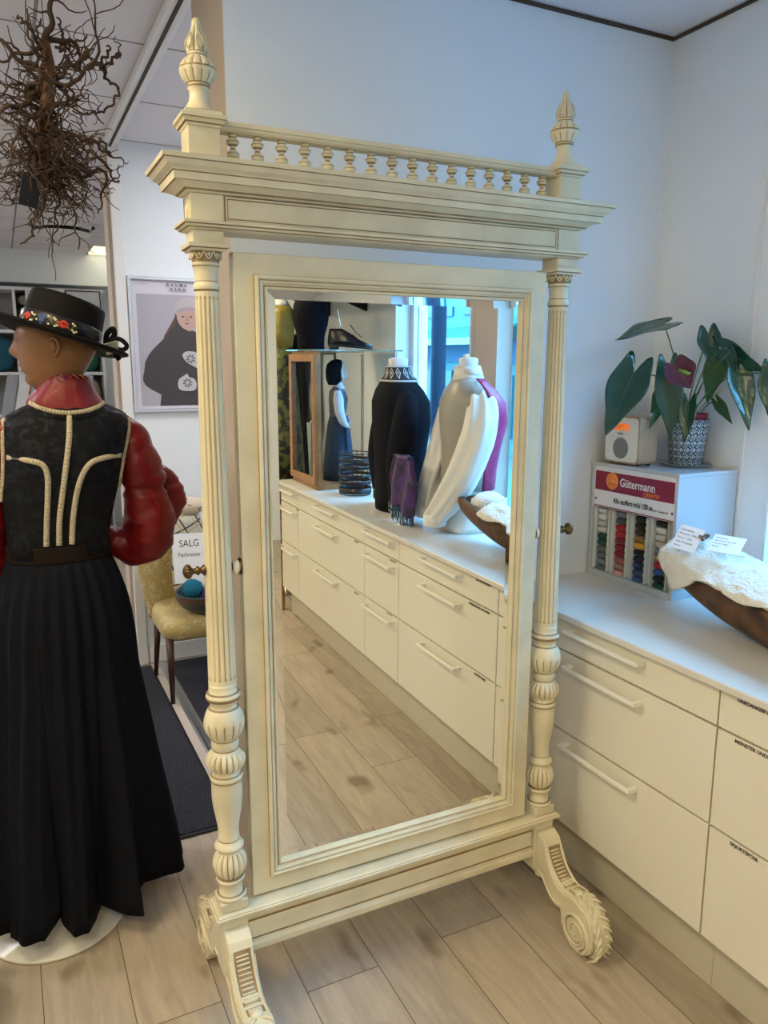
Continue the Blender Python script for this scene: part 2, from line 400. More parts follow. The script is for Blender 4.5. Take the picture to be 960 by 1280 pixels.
cabs = [cabinet(EDG[i], EDG[i+1], i) for i in range(5)]
tag(part('filler_panel', MB().box(1.49, 1.51, 1.983, YB-.002, .182, .846, bev=.001).box(1.55, 1.56, 1.983, YB-.002, .001, .18), WHITE), 'narrow white filler panel between the drawers and the back wall', 'panel')
LBL = [(1.150, .835, 'HARDANGER BLÅ', 1), (1.148, .733, 'MØNSTER UNDERSKJØRT', 1), (1.136, .473, 'SKJORTEPOSE', 1)]
for (y, z, s, c) in LBL:
    text('drawer_lettering', s, .0125, basis((1.4893, y, z), (0, -1, 0), (0, 0, 1)), INK, cabs[c], ext=.0002, bold=.0003)
for (y, z) in [(-.02, .735), (-.02, .47), (.39, .735), (.36, .478), (-.90, .735)]:
    text('drawer_lettering', 'BUNADER', .0125, basis((1.4893, y, z), (0, -1, 0), (0, 0, 1)), INK, cabs[3 if y < 0 else 2], ext=.0002)
tag(part('worktop', MB().box(1.468, XR-.003, -1.27, YB-.003, .853, .873, bev=.003), WTOP), 'long white laminate worktop on the drawer cabinets', 'worktop')

# ------------------------------------------------------------------ the tall swing mirror
CX, CY = .874, 1.68; HX = .4665; XC = (CX-HX, CX+HX)
CG = [CREAM, GLAZE]
mir = thing('cheval_mirror', 'tall antique cream cheval mirror on scrolled feet with turned columns and a balustrade top', 'mirror', (CX, CY, 0))
def rib(z, r, n, d, mi=0): return (z, r, n, d, mi)
for xc in XC:
    # post under the column with its two scrolled feet
    b = .0325
    p = MB().box(xc-b, xc+b, CY-b, CY+b, .13, .288, bev=.003)
    p.add([(xc-b, CY-b, .13), (xc+b, CY-b, .13), (xc+b, CY+b, .13), (xc-b, CY+b, .13), (xc-.02, CY-.02, .116), (xc+.02, CY-.02, .116), (xc+.02, CY+.02, .116), (xc-.02, CY+.02, .116)], [[0, 1, 5, 4], [1, 2, 6, 5], [2, 3, 7, 6], [3, 0, 4, 7], [4, 5, 6, 7]])
    p.box(xc-b+.008, xc+b-.008, CY-b-.0015, CY+b+.0015, .135, .25, 0)
    part('post', p, CG, mir)
    top = [(0, .262), (.012, .262), (.036, .250), (.045, .232), (.056, .208), (.074, .182), (.098, .163), (.125, .153), (.150, .156), (.165, .158)]
    sc = (.190, .068); rs = .066
    arc = [(sc[0]+rs*(1.0+.16*max(0, sin(a)))*cos(a), sc[1]+rs*(1.0+.25*max(0, sin(a)))*sin(a)) for a in [R(q) for q in range(85, -91, -12)]]
    under = [(sc[0]-rs*sin(R(q)), sc[1]-rs*cos(R(q))) for q in (20, 45, 70, 95)]
    under += [(.120, .088), (.095, .083), (.072, .092), (.045, .118), (.030, .128), (.012, .120), (0, .122)]
    for s in (-1, 1):
        y0 = CY+s*b
        out = top+arc+under
        f = MB().prism([(y0+s*p[0], p[1]) for p in out], 0, xc-.030, xc+.030)
        ft = part('foot', f, CG, mir, bevel=.003)
        # raised margin and spiral carved on both cheeks
        for cx_, sd in ((xc-.030, -1), (xc+.030, 1)):
            sp = []
            for k in range(46):
                a = R(-60)+k*R(17); rr = .053*(1-k/46)**.85+.004
                sp.append((cx_+sd*.0005, y0+s*(sc[0]-.004+rr*cos(a)), sc[1]-.006+rr*sin(a)))
            ms = MB().tube(sp, [.0058*(1-.5*i/len(sp)) for i in range(len(sp))], 6)
            part('scroll', ms, CREAM, ft)
            g = MB().tube([(p[0]-sd*.0002, y0+s*(sc[0]-.004)+(p[1]-y0-s*(sc[0]-.004))*.86, sc[1]-.006+(p[2]-sc[1]+.006)*.86) for p in sp[:-8]], .0016, 5)
            part('glaze_line', g, GLAZE, ft)
            edge = spline([(cx_, y0+s*a_, z_) for a_, z_ in ((.006, .140), (.034, .140), (.056, .116), (.078, .100), (.100, .094), (.122, .100), (.140, .108))], 4)
            part('edge_bead', MB().tube(edge, .003, 6).tube(spline([(cx_, y0+s*a_, z_) for a_, z_ in ((.05, .215), (.068, .180), (.095, .152), (.125, .142), (.155, .147), (.185, .150), (.215, .138))], 4), .003, 6), CREAM, ft)
        # ladder panel on the slope
        sl = spline([(0, y0+s*a_, z_) for a_, z_ in top[3:]], 6)
        n = len(sl)
        for xo in (-.0265, .0215):
            L = MB()
            for k in range(n-1):
                a_, c_ = sl[k], sl[k+1]
                L.add([(xc+xo, a_.y, a_.z+.0), (xc+xo+.005, a_.y, a_.z), (xc+xo+.005, c_.y, c_.z), (xc+xo, c_.y, c_.z),
                       (xc+xo, a_.y+s*.0045, a_.z+.0035), (xc+xo+.005, a_.y+s*.0045, a_.z+.0035), (xc+xo+.005, c_.y+s*.0045, c_.z+.0035), (xc+xo, c_.y+s*.0045, c_.z+.0035)],
                      [[4, 5, 6, 7], [0, 4, 7, 3], [1, 2, 6, 5]], 0, True)
            part('panel_margin', L, CREAM, ft)
        G = MB()
        for k in range(n-1):
            a_, c_ = sl[k], sl[k+1]
            G.add([(xc-.0215, a_.y+s*.0008, a_.z+.0008), (xc+.0215, a_.y+s*.0008, a_.z+.0008), (xc+.0215, c_.y+s*.0008, c_.z+.0008), (xc-.0215, c_.y+s*.0008, c_.z+.0008)], [[0, 1, 2, 3]])
        part('panel_ground', G, GLAZE, ft)
        acc = 0; B = MB(); last = 0
        for k in range(2, n-1):
            acc += (sl[k]-sl[k-1]).length
            if acc-last > .0062:
                last = acc; q = sl[k]; B.tube([(xc-.0155, q.y+s*.001, q.z+.0012), (xc+.0155, q.y+s*.001, q.z+.0012)], .0023, 6)
        part('panel_reed', B, CREAM, ft)
        # acanthus leaf running over the scroll
        A = MB(); GA = MB()
        path = [(sc[0]+(rs+.012)*cos(a)*1.0, sc[1]+(rs*(1+.25*max(0, sin(a)))+.006)*sin(a)) for a in [R(q) for q in range(112, -62, -4)]]
        rings = []
        for i, (d_, z_) in enumerate(path):
            t_ = i/(len(path)-1); wd = .027*min(1, .35+t_*5)*(1-.45*max(0, t_-.6)/.4)
            nx = Vector((0, d_-sc[0], z_-sc[1])).normalized(); ring = []
            for k in range(9):
                u = -1+k/4; lift = .004*(1-abs(u))+.0035*abs(sin(t_*pi*7+abs(u)*2.2))
                wob = wd*(1+.16*sin(t_*pi*7*2))
                ring.append((xc+u*wob, y0+s*(d_+nx.y*lift), z_+nx.z*lift))
            for k in range(8, -1, -1):
                u = -1+k/4; ring.append((xc+u*wd*.8, y0+s*(d_-nx.y*.012), z_-nx.z*.012))
            rings.append(ring)
        A.loft(rings, 0, True)
        for i in range(3, len(path)-3, 4):
            d_, z_ = path[i]; nx = Vector((0, d_-sc[0], z_-sc[1])).normalized(); tg = Vector((0, nx.z, -nx.y))
            for sd in (-1, 1):
                P0 = Vector((0, d_, z_))+nx*.003; pts = []
                for q in range(5):
                    tt = q/4; v_ = P0+tg*(.024*tt)+nx*(.004*sin(tt*pi)-.001*tt); pts.append((xc+sd*(.004+.024*tt**.8), y0+s*v_.y, v_.z))
                A.tube(pts, [.0035, .005, .0055, .004, .0012], 6, flat=.6)
                GA.tube([(p_[0]-sd*.0025, p_[1], p_[2]-.0005) for p_ in pts[:4]], .0016, 5)
        A.ball((xc, y0+s*(path[1][0]), path[1][1]+.004), .012, sc=(1.3, 1, .8), seg=12)
        part('acanthus_leaf', A, CREAM, ft); part('glaze_line', GA, GLAZE, ft)
        part('foot_pad', MB().lathe([(0, .024), (.004, .026), (.010, .022)], xc, y0+s*(sc[0]), .0005, 20), GLAZE, ft)
    # plinth block and turned column
    part('column_base', MB().box(xc-.0335, xc+.0335, CY-.0335, CY+.0335, .3065, .332, bev=.0025), CG, mir)
    z = .332
    pr = [(.332, .034), (.334, .0375), (.338, .0375), (.342, .034, 1), (.344, .0285), (.362, .0278), (.372, .0285, 1), (.375, .032), (.380, .0345), (.385, .032, 1)]
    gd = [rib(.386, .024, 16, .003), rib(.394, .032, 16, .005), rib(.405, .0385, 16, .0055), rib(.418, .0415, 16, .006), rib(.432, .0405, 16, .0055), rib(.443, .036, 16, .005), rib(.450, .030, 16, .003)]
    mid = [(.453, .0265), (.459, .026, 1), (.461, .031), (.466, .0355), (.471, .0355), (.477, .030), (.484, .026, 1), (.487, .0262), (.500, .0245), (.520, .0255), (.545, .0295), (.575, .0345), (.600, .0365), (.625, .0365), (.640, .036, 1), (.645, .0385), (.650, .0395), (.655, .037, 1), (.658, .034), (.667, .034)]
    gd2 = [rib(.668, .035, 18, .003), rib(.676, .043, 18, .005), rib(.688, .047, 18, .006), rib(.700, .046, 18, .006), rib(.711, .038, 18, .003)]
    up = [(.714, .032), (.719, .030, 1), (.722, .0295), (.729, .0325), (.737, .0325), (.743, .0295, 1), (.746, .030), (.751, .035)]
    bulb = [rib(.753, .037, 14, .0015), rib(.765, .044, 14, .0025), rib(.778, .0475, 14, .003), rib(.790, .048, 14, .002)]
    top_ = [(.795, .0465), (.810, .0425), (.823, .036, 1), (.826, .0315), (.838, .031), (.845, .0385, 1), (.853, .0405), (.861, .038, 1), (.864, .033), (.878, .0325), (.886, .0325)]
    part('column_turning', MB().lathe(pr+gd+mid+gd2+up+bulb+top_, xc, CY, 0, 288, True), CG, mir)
    fl = [(.886, .0325), (.892, .0324), rib(.900, .0323, 16, -.0034)]
    seg = 128
    F = MB(); rows = [(.886, .0325, 0), (.896, .0324, 0), (.903, .0323, 1), (1.30, .0295, 1), (1.745, .0250, 1), (1.752, .0249, 0), (1.762, .0248, 0)]
    vs = []; fs = []; ms = []
    for zz, r, fl_ in rows:
        for k in range(seg):
            t = 2*pi*k/seg; c_ = cos(16*t); q = r-(.0036*sqrt(max(0, c_)) if fl_ else 0); vs.append((xc+q*cos(t), CY+q*sin(t), zz))
    for i in range(len(rows)-1):
        for k in range(seg):
            a_, b_ = i*seg+k, i*seg+(k+1) % seg; fs.append([a_, b_, b_+seg, a_+seg])
            t = 2*pi*(k+.5)/seg; inner = rows[i][2] and rows[i+1][2] and cos(16*t) > .75
            ms.append(1 if (inner or (rows[i][2] != rows[i+1][2] and cos(16*t) > .2)) else 0)
    F.add(vs, fs, ms, True)
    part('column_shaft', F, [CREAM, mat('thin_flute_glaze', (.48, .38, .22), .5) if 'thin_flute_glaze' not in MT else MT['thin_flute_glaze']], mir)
    cap = [(1.762, .0255, 1), (1.766, .0275), (1.771, .0285), (1.776, .0275), (1.781, .0245, 1), (1.783, .0245), (1.800, .0250), (1.812, .0262, 1), (1.814, .0285), (1.820, .0290, 1), (1.823, .028, 1), (1.838, .0325, 1), (1.842, .0345)]
    cp = part('capital', MB().lathe(cap, xc, CY, 0, 48), CG, mir)
    eg = MB()
    for k in range(10):
        t = 2*pi*k/10+.3; arcp = []
        for q in range(9):
            u = -1+q/4; tt = t+u*.29; rr = .0305+.0035*(1-u*u)*0+.001; zz = 1.8405-.0135*(1-u*u)
            arcp.append((xc+(rr+.001)*cos(tt), CY+(rr+.001)*sin(tt), zz))
        eg.tube(arcp, .0017, 5); eg.ball((xc+.0305*cos(t), CY+.0305*sin(t), 1.835), .0052, sc=(.8, .8, .9), seg=8)
    part('egg_carving', eg, CREAM, cp)
    part('abacus', MB().cornice(xc-.031, xc+.031, CY-.031, CY+.031, [(1.842, .003), (1.846, .006, 1), (1.848, .011), (1.856, .012)]), CG, mir)
    part('impost_block', MB().box(xc-.0325, xc+.0325, CY-.0325, CY+.0325, 1.8562, 1.8815, bev=.001), CREAM, mir)
    # end block of the frieze with its carved diamond, pedestal and finial
    fb = part('frieze_block', MB().box(xc-.0335, xc+.0335, CY-.0335, CY+.0335, 1.900, 1.952), CREAM, mir)
    for sx_ in (-1, 1):
        dm = MB()
        X_ = xc+sx_*.0337
        dm.tube([(X_, CY, 1.906), (X_, CY+.014, 1.926), (X_, CY, 1.947), (X_, CY-.014, 1.926), (X_, CY, 1.906)], .0022, 5).ball((X_, CY, 1.926), .008, seg=8, sc=(.4, .9, 1.2))
        dm.tube([(X_, CY-.027, 1.904), (X_, CY+.027, 1.904), (X_, CY+.027, 1.948), (X_, CY-.027, 1.948), (X_, CY-.027, 1.904)], .0018, 5)
        part('diamond_carving', dm, CG, fb)
    part('pedestal', MB().box(xc-.0325, xc+.0325, CY-.0325, CY+.0325, 2.0282, 2.080, bev=.001), CREAM, mir)
    part('pedestal_cap', MB().cornice(xc-.0325, xc+.0325, CY-.0325, CY+.0325, [(2.0802, .001), (2.083, .003), (2.085, .003, 1), (2.087, .007), (2.091, .009), (2.093, .012, 1), (2.095, .013), (2.102, .013), (2.104, .006), (2.111, .004)]), CG, mir)
    fn = [(2.1115, .033), (2.114, .034), (2.118, .031), (2.125, .0255), (2.135, .0205), (2.146, .0185), (2.155, .019), (2.159, .0225, 1), (2.163, .0235), (2.166, .021, 1)]
    ball = [rib(2.168, .024, 12, .001), rib(2.176, .032, 12, .0022), rib(2.187, .0365, 12, .0028), (2.1925, .0375, 0, 0, 1), (2.195, .0368, 0, 0, 1), rib(2.1965, .0368, 12, .0028), rib(2.205, .034, 12, .0025), rib(2.212, .027, 12, .0015), rib(2.2165, .021, 12, .001)]
    b2 = [(2.218, .0195, 0, 0, 1), (2.220, .0205), (2.224, .0195, 0, 0, 1), rib(2.226, .020, 6, .002), rib(2.235, .0225, 6, .004), rib(2.245, .0205, 6, .004), rib(2.256, .0165, 6, .003), rib(2.266, .0125, 6, .002), rib(2.275, .0095, 6, .0012), (2.279, .0095), (2.284, .0088), (2.289, .0055), (2.291, .001)]
    fi = part('finial', MB().lathe(fn+ball+b2, xc, CY, 0, 192), CG, mir)
    lf = MB()
    for k in range(6):
        t = 2*pi*(k+.5)/6
        for sd in (-1, 1):
            lf.tube([(xc+r_*cos(t+sd*d_), CY+r_*sin(t+sd*d_), z_) for r_, d_, z_ in ((.0225, 0, 2.228), (.0245, .33, 2.238), (.021, .25, 2.249), (.0165, .0, 2.261))], .0012, 5)
    part('leaf_carving', lf, CREAM, fi)
# base rail, with its wide moulding on top
part('base_moulding', MB().cornice(XC[0]-.0325, XC[1]+.0325, CY-.0325, CY+.0325, [(.288, .004), (.289, .006, 1), (.2905, .0125), (.295, .0145), (.299, .0145), (.301, .0115, 1), (.302, .0105), (.306, .006)]), CG, mir)
x0, x1 = XC[0]+.033, XC[1]-.033
rl = MB().prism([(CY-.016, .288), (CY-.022, .286), (CY-.022, .262), (CY-.014, .258), (CY-.014, .2), (CY-.0225, .196), (CY-.0255, .190), (CY-.0255, .176), (CY-.020, .170), (CY+.020, .170), (CY+.0255, .176), (CY+.0255, .190), (CY+.0225, .196), (CY+.014, .2), (CY+.014, .258), (CY+.022, .262), (CY+.022, .286), (CY+.016, .288)], 0, x0, x1)
part('base_rail', rl, CREAM, mir)
for sy in (-1, 1):
    q = MB(); ya, yb = sorted((CY+sy*.0142, CY+sy*.021)); q.box(x0+.0005, x1-.0005, ya, yb, .206, .252, bev=.003)
    part('rail_panel', q, CREAM, mir)
    q = MB(); ya, yb = sorted((CY+sy*.0142, CY+sy*.0160)); q.box(x0+.0003, x1-.0003, ya, yb, .2005, .2575); part('glaze_line', q, GLAZE, mir)
# entablature
part('architrave', MB().cornice(XC[0]-.0325, XC[1]+.0325, CY-.0325, CY+.0325, [(1.8818, .001), (1.8825, .004), (1.885, .009, 1), (1.887, .012), (1.891, .0145, 1), (1.893, .019), (1.8985, .020), (1.8995, .016)]), CG, mir)
part('frieze', MB().box(x0+.0006, x1-.0006, CY-.028, CY+.028, 1.900, 1.9525), CREAM, mir)
for sy in (-1, 1):
    pm = MB(); yy = CY+sy*.0285
    part('frieze_panel_groove', MB().box(x0+.004, x1-.004, min(yy, yy+sy*.001), max(yy, yy+sy*.001), 1.9015, 1.9510), GLAZE, mir)
    q = MB().frame(x0+.005, x1-.005, 1.9025, 1.9500, [(0, yy), (.0, yy+sy*.006), (.003, yy+sy*.0065), (.0035, yy+sy*.003, 1), (.0055, yy+sy*.003)])
    q.box(x0+.0105, x1-.0105, min(yy, yy+sy*.0045), max(yy, yy+sy*.0045), 1.908, 1.9445)
    part('frieze_panel', q, CG, mir)
part('crown_cornice', MB().cornice(XC[0]-.0335, XC[1]+.0335, CY-.0335, CY+.0335, [(1.953, .0), (1.954, .006), (1.956, .010, 1), (1.959, .014), (1.965, .026), (1.968, .034, 1), (1.9685, .038), (1.980, .040), (1.982, .040, 1), (1.984, .0425), (1.986, .043), (1.9885, .047), (1.992, .053), (1.999, .058), (2.0015, .0585, 1), (2.0025, .063), (2.010, .065), (2.0125, .058)]), CG, mir)
# balustrade
xa, xb = XC[0]+.034, XC[1]-.034
part('balustrade_rail', MB().prism([(CY-.014, 2.082), (CY-.019, 2.086), (CY-.019, 2.090), (CY-.022, 2.092), (CY-.022, 2.099), (CY-.018, 2.102), (CY+.018, 2.102), (CY+.022, 2.099), (CY+.022, 2.092), (CY+.019, 2.09), (CY+.019, 2.086), (CY+.014, 2.082)], 0, xa, xb), CREAM, mir)
bp0 = [(2.013, .009), (2.0145, .009), (2.016, .0065, 1), (2.018, .0085, 1), (2.021, .0120), (2.0285, .0148), (2.0300, .0130, 1), (2.0312, .0140), (2.036, .0125), (2.040, .008, 1), (2.043, .0055), (2.047, .0045), (2.051, .0055, 1), (2.055, .009), (2.060, .0135), (2.0645, .014), (2.066, .013, 1), (2.0672, .014), (2.071, .011), (2.074, .008, 1), (2.075, .0095), (2.0785, .0095), (2.0815, .009)]
bp = [(2.0285, .0075), (2.030, .0075), (2.0315, .0095), (2.036, .0125), (2.041, .0135), (2.0422, .0125, 1), (2.0435, .0135), (2.048, .0105), (2.051, .006, 1), (2.0545, .0045), (2.058, .006, 1), (2.061, .0105), (2.065, .0135), (2.0662, .0125, 1), (2.0675, .0135), (2.072, .0105), (2.0745, .0075, 1), (2.076, .0090), (2.0815, .0090)]
part('top_board', MB().box(XC[0]-.036, XC[1]+.036, CY-.034, CY+.034, 2.0126, 2.0280, bev=.002), CREAM, mir)
for k in range(16):
    xx = xa+(xb-xa)*(k+.62)/16.24
    part('baluster', MB().lathe(bp, xx, CY, 0, 24), CG, mir)
# the swinging frame, turned a hair on its pivots
FX0, FX1, FZ0, FZ1 = .461, 1.280, .312, 1.845
PV = Vector((.8705, 1.68, 1.155))
SW = Matrix.Translation(PV) @ Matrix.Rotation(-.007, 4, 'Z') @ Matrix.Rotation(.0073, 4, 'X') @ Matrix.Translation(-PV)
yf = 1.662
IN = .046
fr_ = MB().frame(FX0, FX1, FZ0, FZ1, [(.044, yf+.006), (.044, yf+.001), (.0435, yf), (.002, yf), (0, yf+.002), (0, yf+.034), (.002, yf+.036), (.044, yf+.036)])
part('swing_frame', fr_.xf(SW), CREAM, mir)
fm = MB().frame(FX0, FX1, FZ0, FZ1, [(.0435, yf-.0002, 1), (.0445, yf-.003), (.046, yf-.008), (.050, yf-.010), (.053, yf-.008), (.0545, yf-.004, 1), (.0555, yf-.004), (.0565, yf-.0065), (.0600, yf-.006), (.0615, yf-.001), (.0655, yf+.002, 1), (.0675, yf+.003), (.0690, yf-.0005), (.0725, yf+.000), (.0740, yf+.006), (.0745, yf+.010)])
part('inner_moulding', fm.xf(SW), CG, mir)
part('backing_board', MB().box(FX0+.045, FX1-.045, yf+.0145, yf+.030, FZ0+.045, FZ1-.045).xf(SW), GLAZE, mir)
# bevelled plate
gx0, gx1, gz0, gz1 = FX0+.0735, FX1-.0735, FZ0+.0735, FZ1-.0735
yg = yf+.0075
GP = MB().frame(gx0, gx1, gz0, gz1, [(0, yg+.0016), (.020, yg)])
bq = .020
GP.add([(gx0+bq, yg, gz0+bq), (gx1-bq, yg, gz0+bq), (gx1-bq, yg, gz1-bq), (gx0+bq, yg, gz1-bq)], [[0, 1, 2, 3]])
part('mirror_glass', GP.xf(SW), MIRR, mir)
for xk, s, xc in ((FX0, -1, XC[0]), (FX1, 1, XC[1])):
    k_ = MB().lathe([(.0005, .009, 1), (.002, .0195, 1), (.004, .0195, 1), (.0045, .011), (.006, .0145), (.010, .0175), (.014, .0175), (.018, .0145), (.0205, .009, 1), (.027, .006, 1)], 0, 0, 0, 24, axis='x')
    if s < 0: k_.v = [(-a, b_, c_) for a, b_, c_ in k_.v]
    k_.v = [(xk+a, CY+b_, 1.157+c_) for a, b_, c_ in k_.v]
    part('pivot_knob', k_, [mat('ivory_knob', (.75, .70, .58), .25) if 'ivory_knob' not in MT else MT['ivory_knob'], BRASS], mir)
    br = MB().lathe([(.024, .008), (.028, .008), (.030, .0125), (.033, .0125), (.036, .008), (.041, .0065), (.044, .0105), (.047, .0105), (.050, .007), (.056, .006), rib(.060, .011, 14, .0015), rib(.064, .0165, 14, .002), rib(.070, .017, 14, .002), rib(.076, .011, 14, .001), (.079, .003)], 0, 0, 0, 56, axis='x')
    if s < 0: br.v = [(-a, b_, c_) for a, b_, c_ in br.v]
    br.v = [(xc+a, CY+b_, 1.157+c_) for a, b_, c_ in br.v]
    part('brass_turn_knob', br, [BRASS, GAP], mir)

# ------------------------------------------------------------------ thread display on the worktop
DX0, DX1, DY0, DY1, DZ0, DZ1 = 1.862, 2.122, 1.712, 2.106, .8735, 1.281
GLOSSW = mat('gloss_white_board', (.50, .53, .56), .22)
MAR = mat('maroon_print', (.25, .012, .045), .4); ORG = mat('orange_print', (.85, .22, .03), .4)
case = thing('thread_display_cabinet', 'white open fronted thread display box on the worktop corner with a maroon header', 'display box', ((DX0+DX1)/2, (DY0+DY1)/2, DZ0))
part('casing', MB().box(DX0, DX1, DY0, DY0+.012, DZ0, DZ1-.0125).box(DX0, DX1, DY1-.012, DY1, DZ0, DZ1-.0125).box(DX0, DX1, DY0+.0125, DY1-.0125, DZ0, DZ0+.020).box(DX1-.008, DX1, DY0+.0125, DY1-.0125, DZ0+.021, DZ1-.013), GLOSSW, case, bevel=.0008)
part('lid', MB().box(DX0-.002, DX1, DY0-.002, DY1+.002, DZ1-.012, DZ1, bev=.001), GLOSSW, case)
hd = part('header_board', MB().box(DX0+.003, DX0+.009, DY0+.0125, DY1-.0125, 1.125, DZ1-.0125), WHITEP, case)
hx = DX0+.0025
part('header_band', MB().box(hx-.001, hx, DY0+.016, DY1-.018, 1.185, 1.252), MAR, hd)
part('header_rule', MB().box(hx-.0008, hx, DY0+.014, DY1-.014, 1.127, 1.1305), MAR, hd)
Bx = lambda y, z, dx=0: basis((hx-.0012-dx, y, z), (0, -1, 0), (0, 0, 1))
rd = MB().lathe([(-.0012, .0295), (-.0002, .030)], 0, 0, 0, 40, axis='x'); rd.v = [(hx-.001+a, 2.005+b, 1.222+c) for a, b, c in rd.v]
part('round_emblem', rd, ORG, hd)
rr = MB().tube([(hx-.0025, 2.005+.024*cos(R(a)), 1.222+.024*sin(R(a))) for a in range(0, 361, 12)], .0008, 4); part('emblem_ring', rr, mat('pale_yellow_print', (.9, .6, .2), .4), hd)
text('emblem_lettering', 'ca. 100 m', .012, Bx(2.024, 1.218, .0012), MT['pale_yellow_print'], hd, ext=.0002)
text('header_lettering', 'Gütermann', .040, Bx(1.968, 1.209), WHITEP, hd, ext=.0003, sx=.86, bold=.0006)
text('header_lettering', 'CREATIV', .019, Bx(1.858, 1.190, .0006), ORG, hd, ext=.0003, sx=.95, bold=.0006)
text('header_lettering', 'Alle stoffers tråd 100 m', .026, Bx(1.996, 1.148), INK, hd, ext=.0003, sx=.72, bold=.0002)
text('header_lettering', 'Norsk Gjær   Symaskin AS', .0095, Bx(1.832, 1.148), INK, hd, ext=.0002, sx=.8)
dt = MB()
for y_, z_ in ((2.083, 1.152), (1.733, 1.153)): dt.ball((hx-.0005, y_, z_), .0048, seg=10, sc=(.35, 1, 1))
part('blue_stud', dt, mat('blue_plastic', (.03, .10, .35), .4), hd)
part('inner_back', MB().box(DX0+.045, DX0+.048, DY0+.013, DY1-.013, DZ0+.021, 1.124), WHITEP, case)
rack = MB()
COLY = [2.056, 1.966, 1.876, 1.784]
for yc in COLY:
    rack.box(DX0+.008, DX0+.044, yc+.0345, yc+.036, DZ0+.022, 1.120).box(DX0+.008, DX0+.044, yc-.036, yc-.0345, DZ0+.022, 1.120)
part('spool_rack', rack, mat('clear_acrylic', (.8, .85, .85), .15), case)
TC = {'white': (.72, .72, .72), 'pale grey': (.5, .52, .54), 'cream': (.66, .60, .50), 'beige': (.55, .42, .33), 'dark green': (.01, .07, .04), 'grey green': (.12, .15, .14), 'grey': (.20, .22, .25), 'slate blue': (.10, .14, .19),
      'dark grey': (.06, .065, .075), 'red': (.42, .01, .02), 'dark red': (.22, .008, .018), 'rose': (.38, .10, .12), 'dusty pink': (.40, .2, .18), 'light pink': (.72, .36, .34), 'black': (.01, .01, .012), 'dark brown': (.035, .02, .012),
      'golden brown': (.30, .15, .03), 'yellow': (.75, .36, .02), 'navy black': (.008, .01, .025), 'navy': (.015, .03, .09), 'blue': (.03, .08, .22), 'bright blue': (.02, .10, .30), 'gold': (.45, .25, .05)}
SP = [['white', 'white', 'pale grey', 'cream', 'dark green', 'dark green', 'grey green', 'grey green', 'grey', 'slate blue'],
      ['grey', 'dark grey', 'red', 'red', 'dark red', 'dark red', 'dark red', 'rose', 'dusty pink', 'light pink'],
      ['black', 'black', 'dark brown', 'golden brown', 'yellow', 'navy black', 'navy black', 'navy', 'blue', 'blue'],
      ['black', 'white', 'cream', 'beige', 'grey', 'gold', 'red', 'bright blue', 'navy black', 'dark green']]
ords = ['topmost', 'second from top', 'third from top', 'fourth from top', 'fifth from top', 'sixth from top', 'fifth from bottom', 'fourth from bottom', 'third from bottom', 'second from bottom', 'lowest']
ords = ['topmost', 'second from top', 'third from top', 'fourth from top', 'fifth from top', 'fifth from bottom', 'fourth from bottom', 'third from bottom', 'second from bottom', 'lowest']
cols = ['leftmost', 'second', 'third', 'rightmost']
YLAB = mat('yellow_spool_label', (.62, .55, .22), .4, var=.5, vscale=120); GLAB = mat('green_spool_label', (.25, .40, .14), .4, var=.5, vscale=120)
smat = {k: mat('thread_'+k.replace(' ', '_'), v, .55, bump=.4, bscale=500) for k, v in TC.items()}
bodym = MB().lathe([(-.020, .003), (-.0198, .0095), (-.013, .0108), (.013, .0108), (.0215, .0085), (.022, .003)], 0, 0, 0, 16, axis='y')
labm = MB().lathe([(.0225, .004), (.0228, .0112), (.0330, .0112), (.0335, .004)], 0, 0, 0, 12, axis='y'); labm.v = [(a, -b, c) for a, b, c in labm.v]; bodym.v = [(a, b+.004, c) for a, b, c in bodym.v]
protos = {}
for ci in range(4):
    for ri in range(10):
        nm = SP[ci][ri]; z_ = 1.108-ri*.0232; key = (nm, ci == 3)
        if key not in protos:
            t = thing('thread_spool', '', 'spool', (DX0+.0245, COLY[ci], z_), group='thread spools in the display')
            part('thread', bodym, smat[nm], t, local=True); part('end_label', labm, GLAB if ci == 3 else YLAB, t, local=True)
            protos[key] = t
        else: t = dup(protos[key], (DX0+.0245, COLY[ci], z_))
        t['label'] = '%s thread spool, %s in the %s column of the display' % (nm, ords[ri], cols[ci])

# ------------------------------------------------------------------ radio
rx0, rx1, ry0, ry1, rz0, rz1 = 1.875, 1.955, 1.902, 2.064, 1.2868, 1.446
WOODR = mat('beech_wood_casing', (.50, .34, .21), .45, var=.2, vscale=20)
t = thing('radio', 'small white and beech table radio with orange display on the display box', 'radio', ((rx0+rx1)/2, (ry0+ry1)/2, 1.2815))
rp_ = [(ry0+.012, rz0), (ry1-.012, rz0)]
def rrect(a0, a1, b0, b1, r, n=5):
    out = []
    for cx_, cz_, q in ((a1-r, b0+r, -90), (a1-r, b1-r, 0), (a0+r, b1-r, 90), (a0+r, b0+r, 180)):
        for k in range(n+1): a = R(q+90*k/n); out.append((cx_+r*cos(a), cz_+r*sin(a)))
    return out
part('wooden_casing', MB().prism(rrect(ry0, ry1, rz0, rz1, .018), 0, rx0, rx1), WOODR, t, bevel=.001)
part('front_panel', MB().prism(rrect(ry0+.006, ry1-.006, rz0+.006, rz1-.006, .014), 0, rx0-.004, rx0-.0003), mat('white_plastic', (.74, .71, .63), .35), t, bevel=.0012)
part('display', MB().box(rx0-.0055, rx0-.0042, 1.948, 2.018, 1.398, 1.421), mat('orange_lcd', (.55, .12, .02), .3, emis=(1, .22, .03), estr=.55), t)
text('display_lettering', '10:42  NRK P1\nP1+ DAB', .0075, basis((rx0-.0058, 2.013, 1.412), (0, -1, 0), (0, 0, 1)), INK, t, ext=.0001)
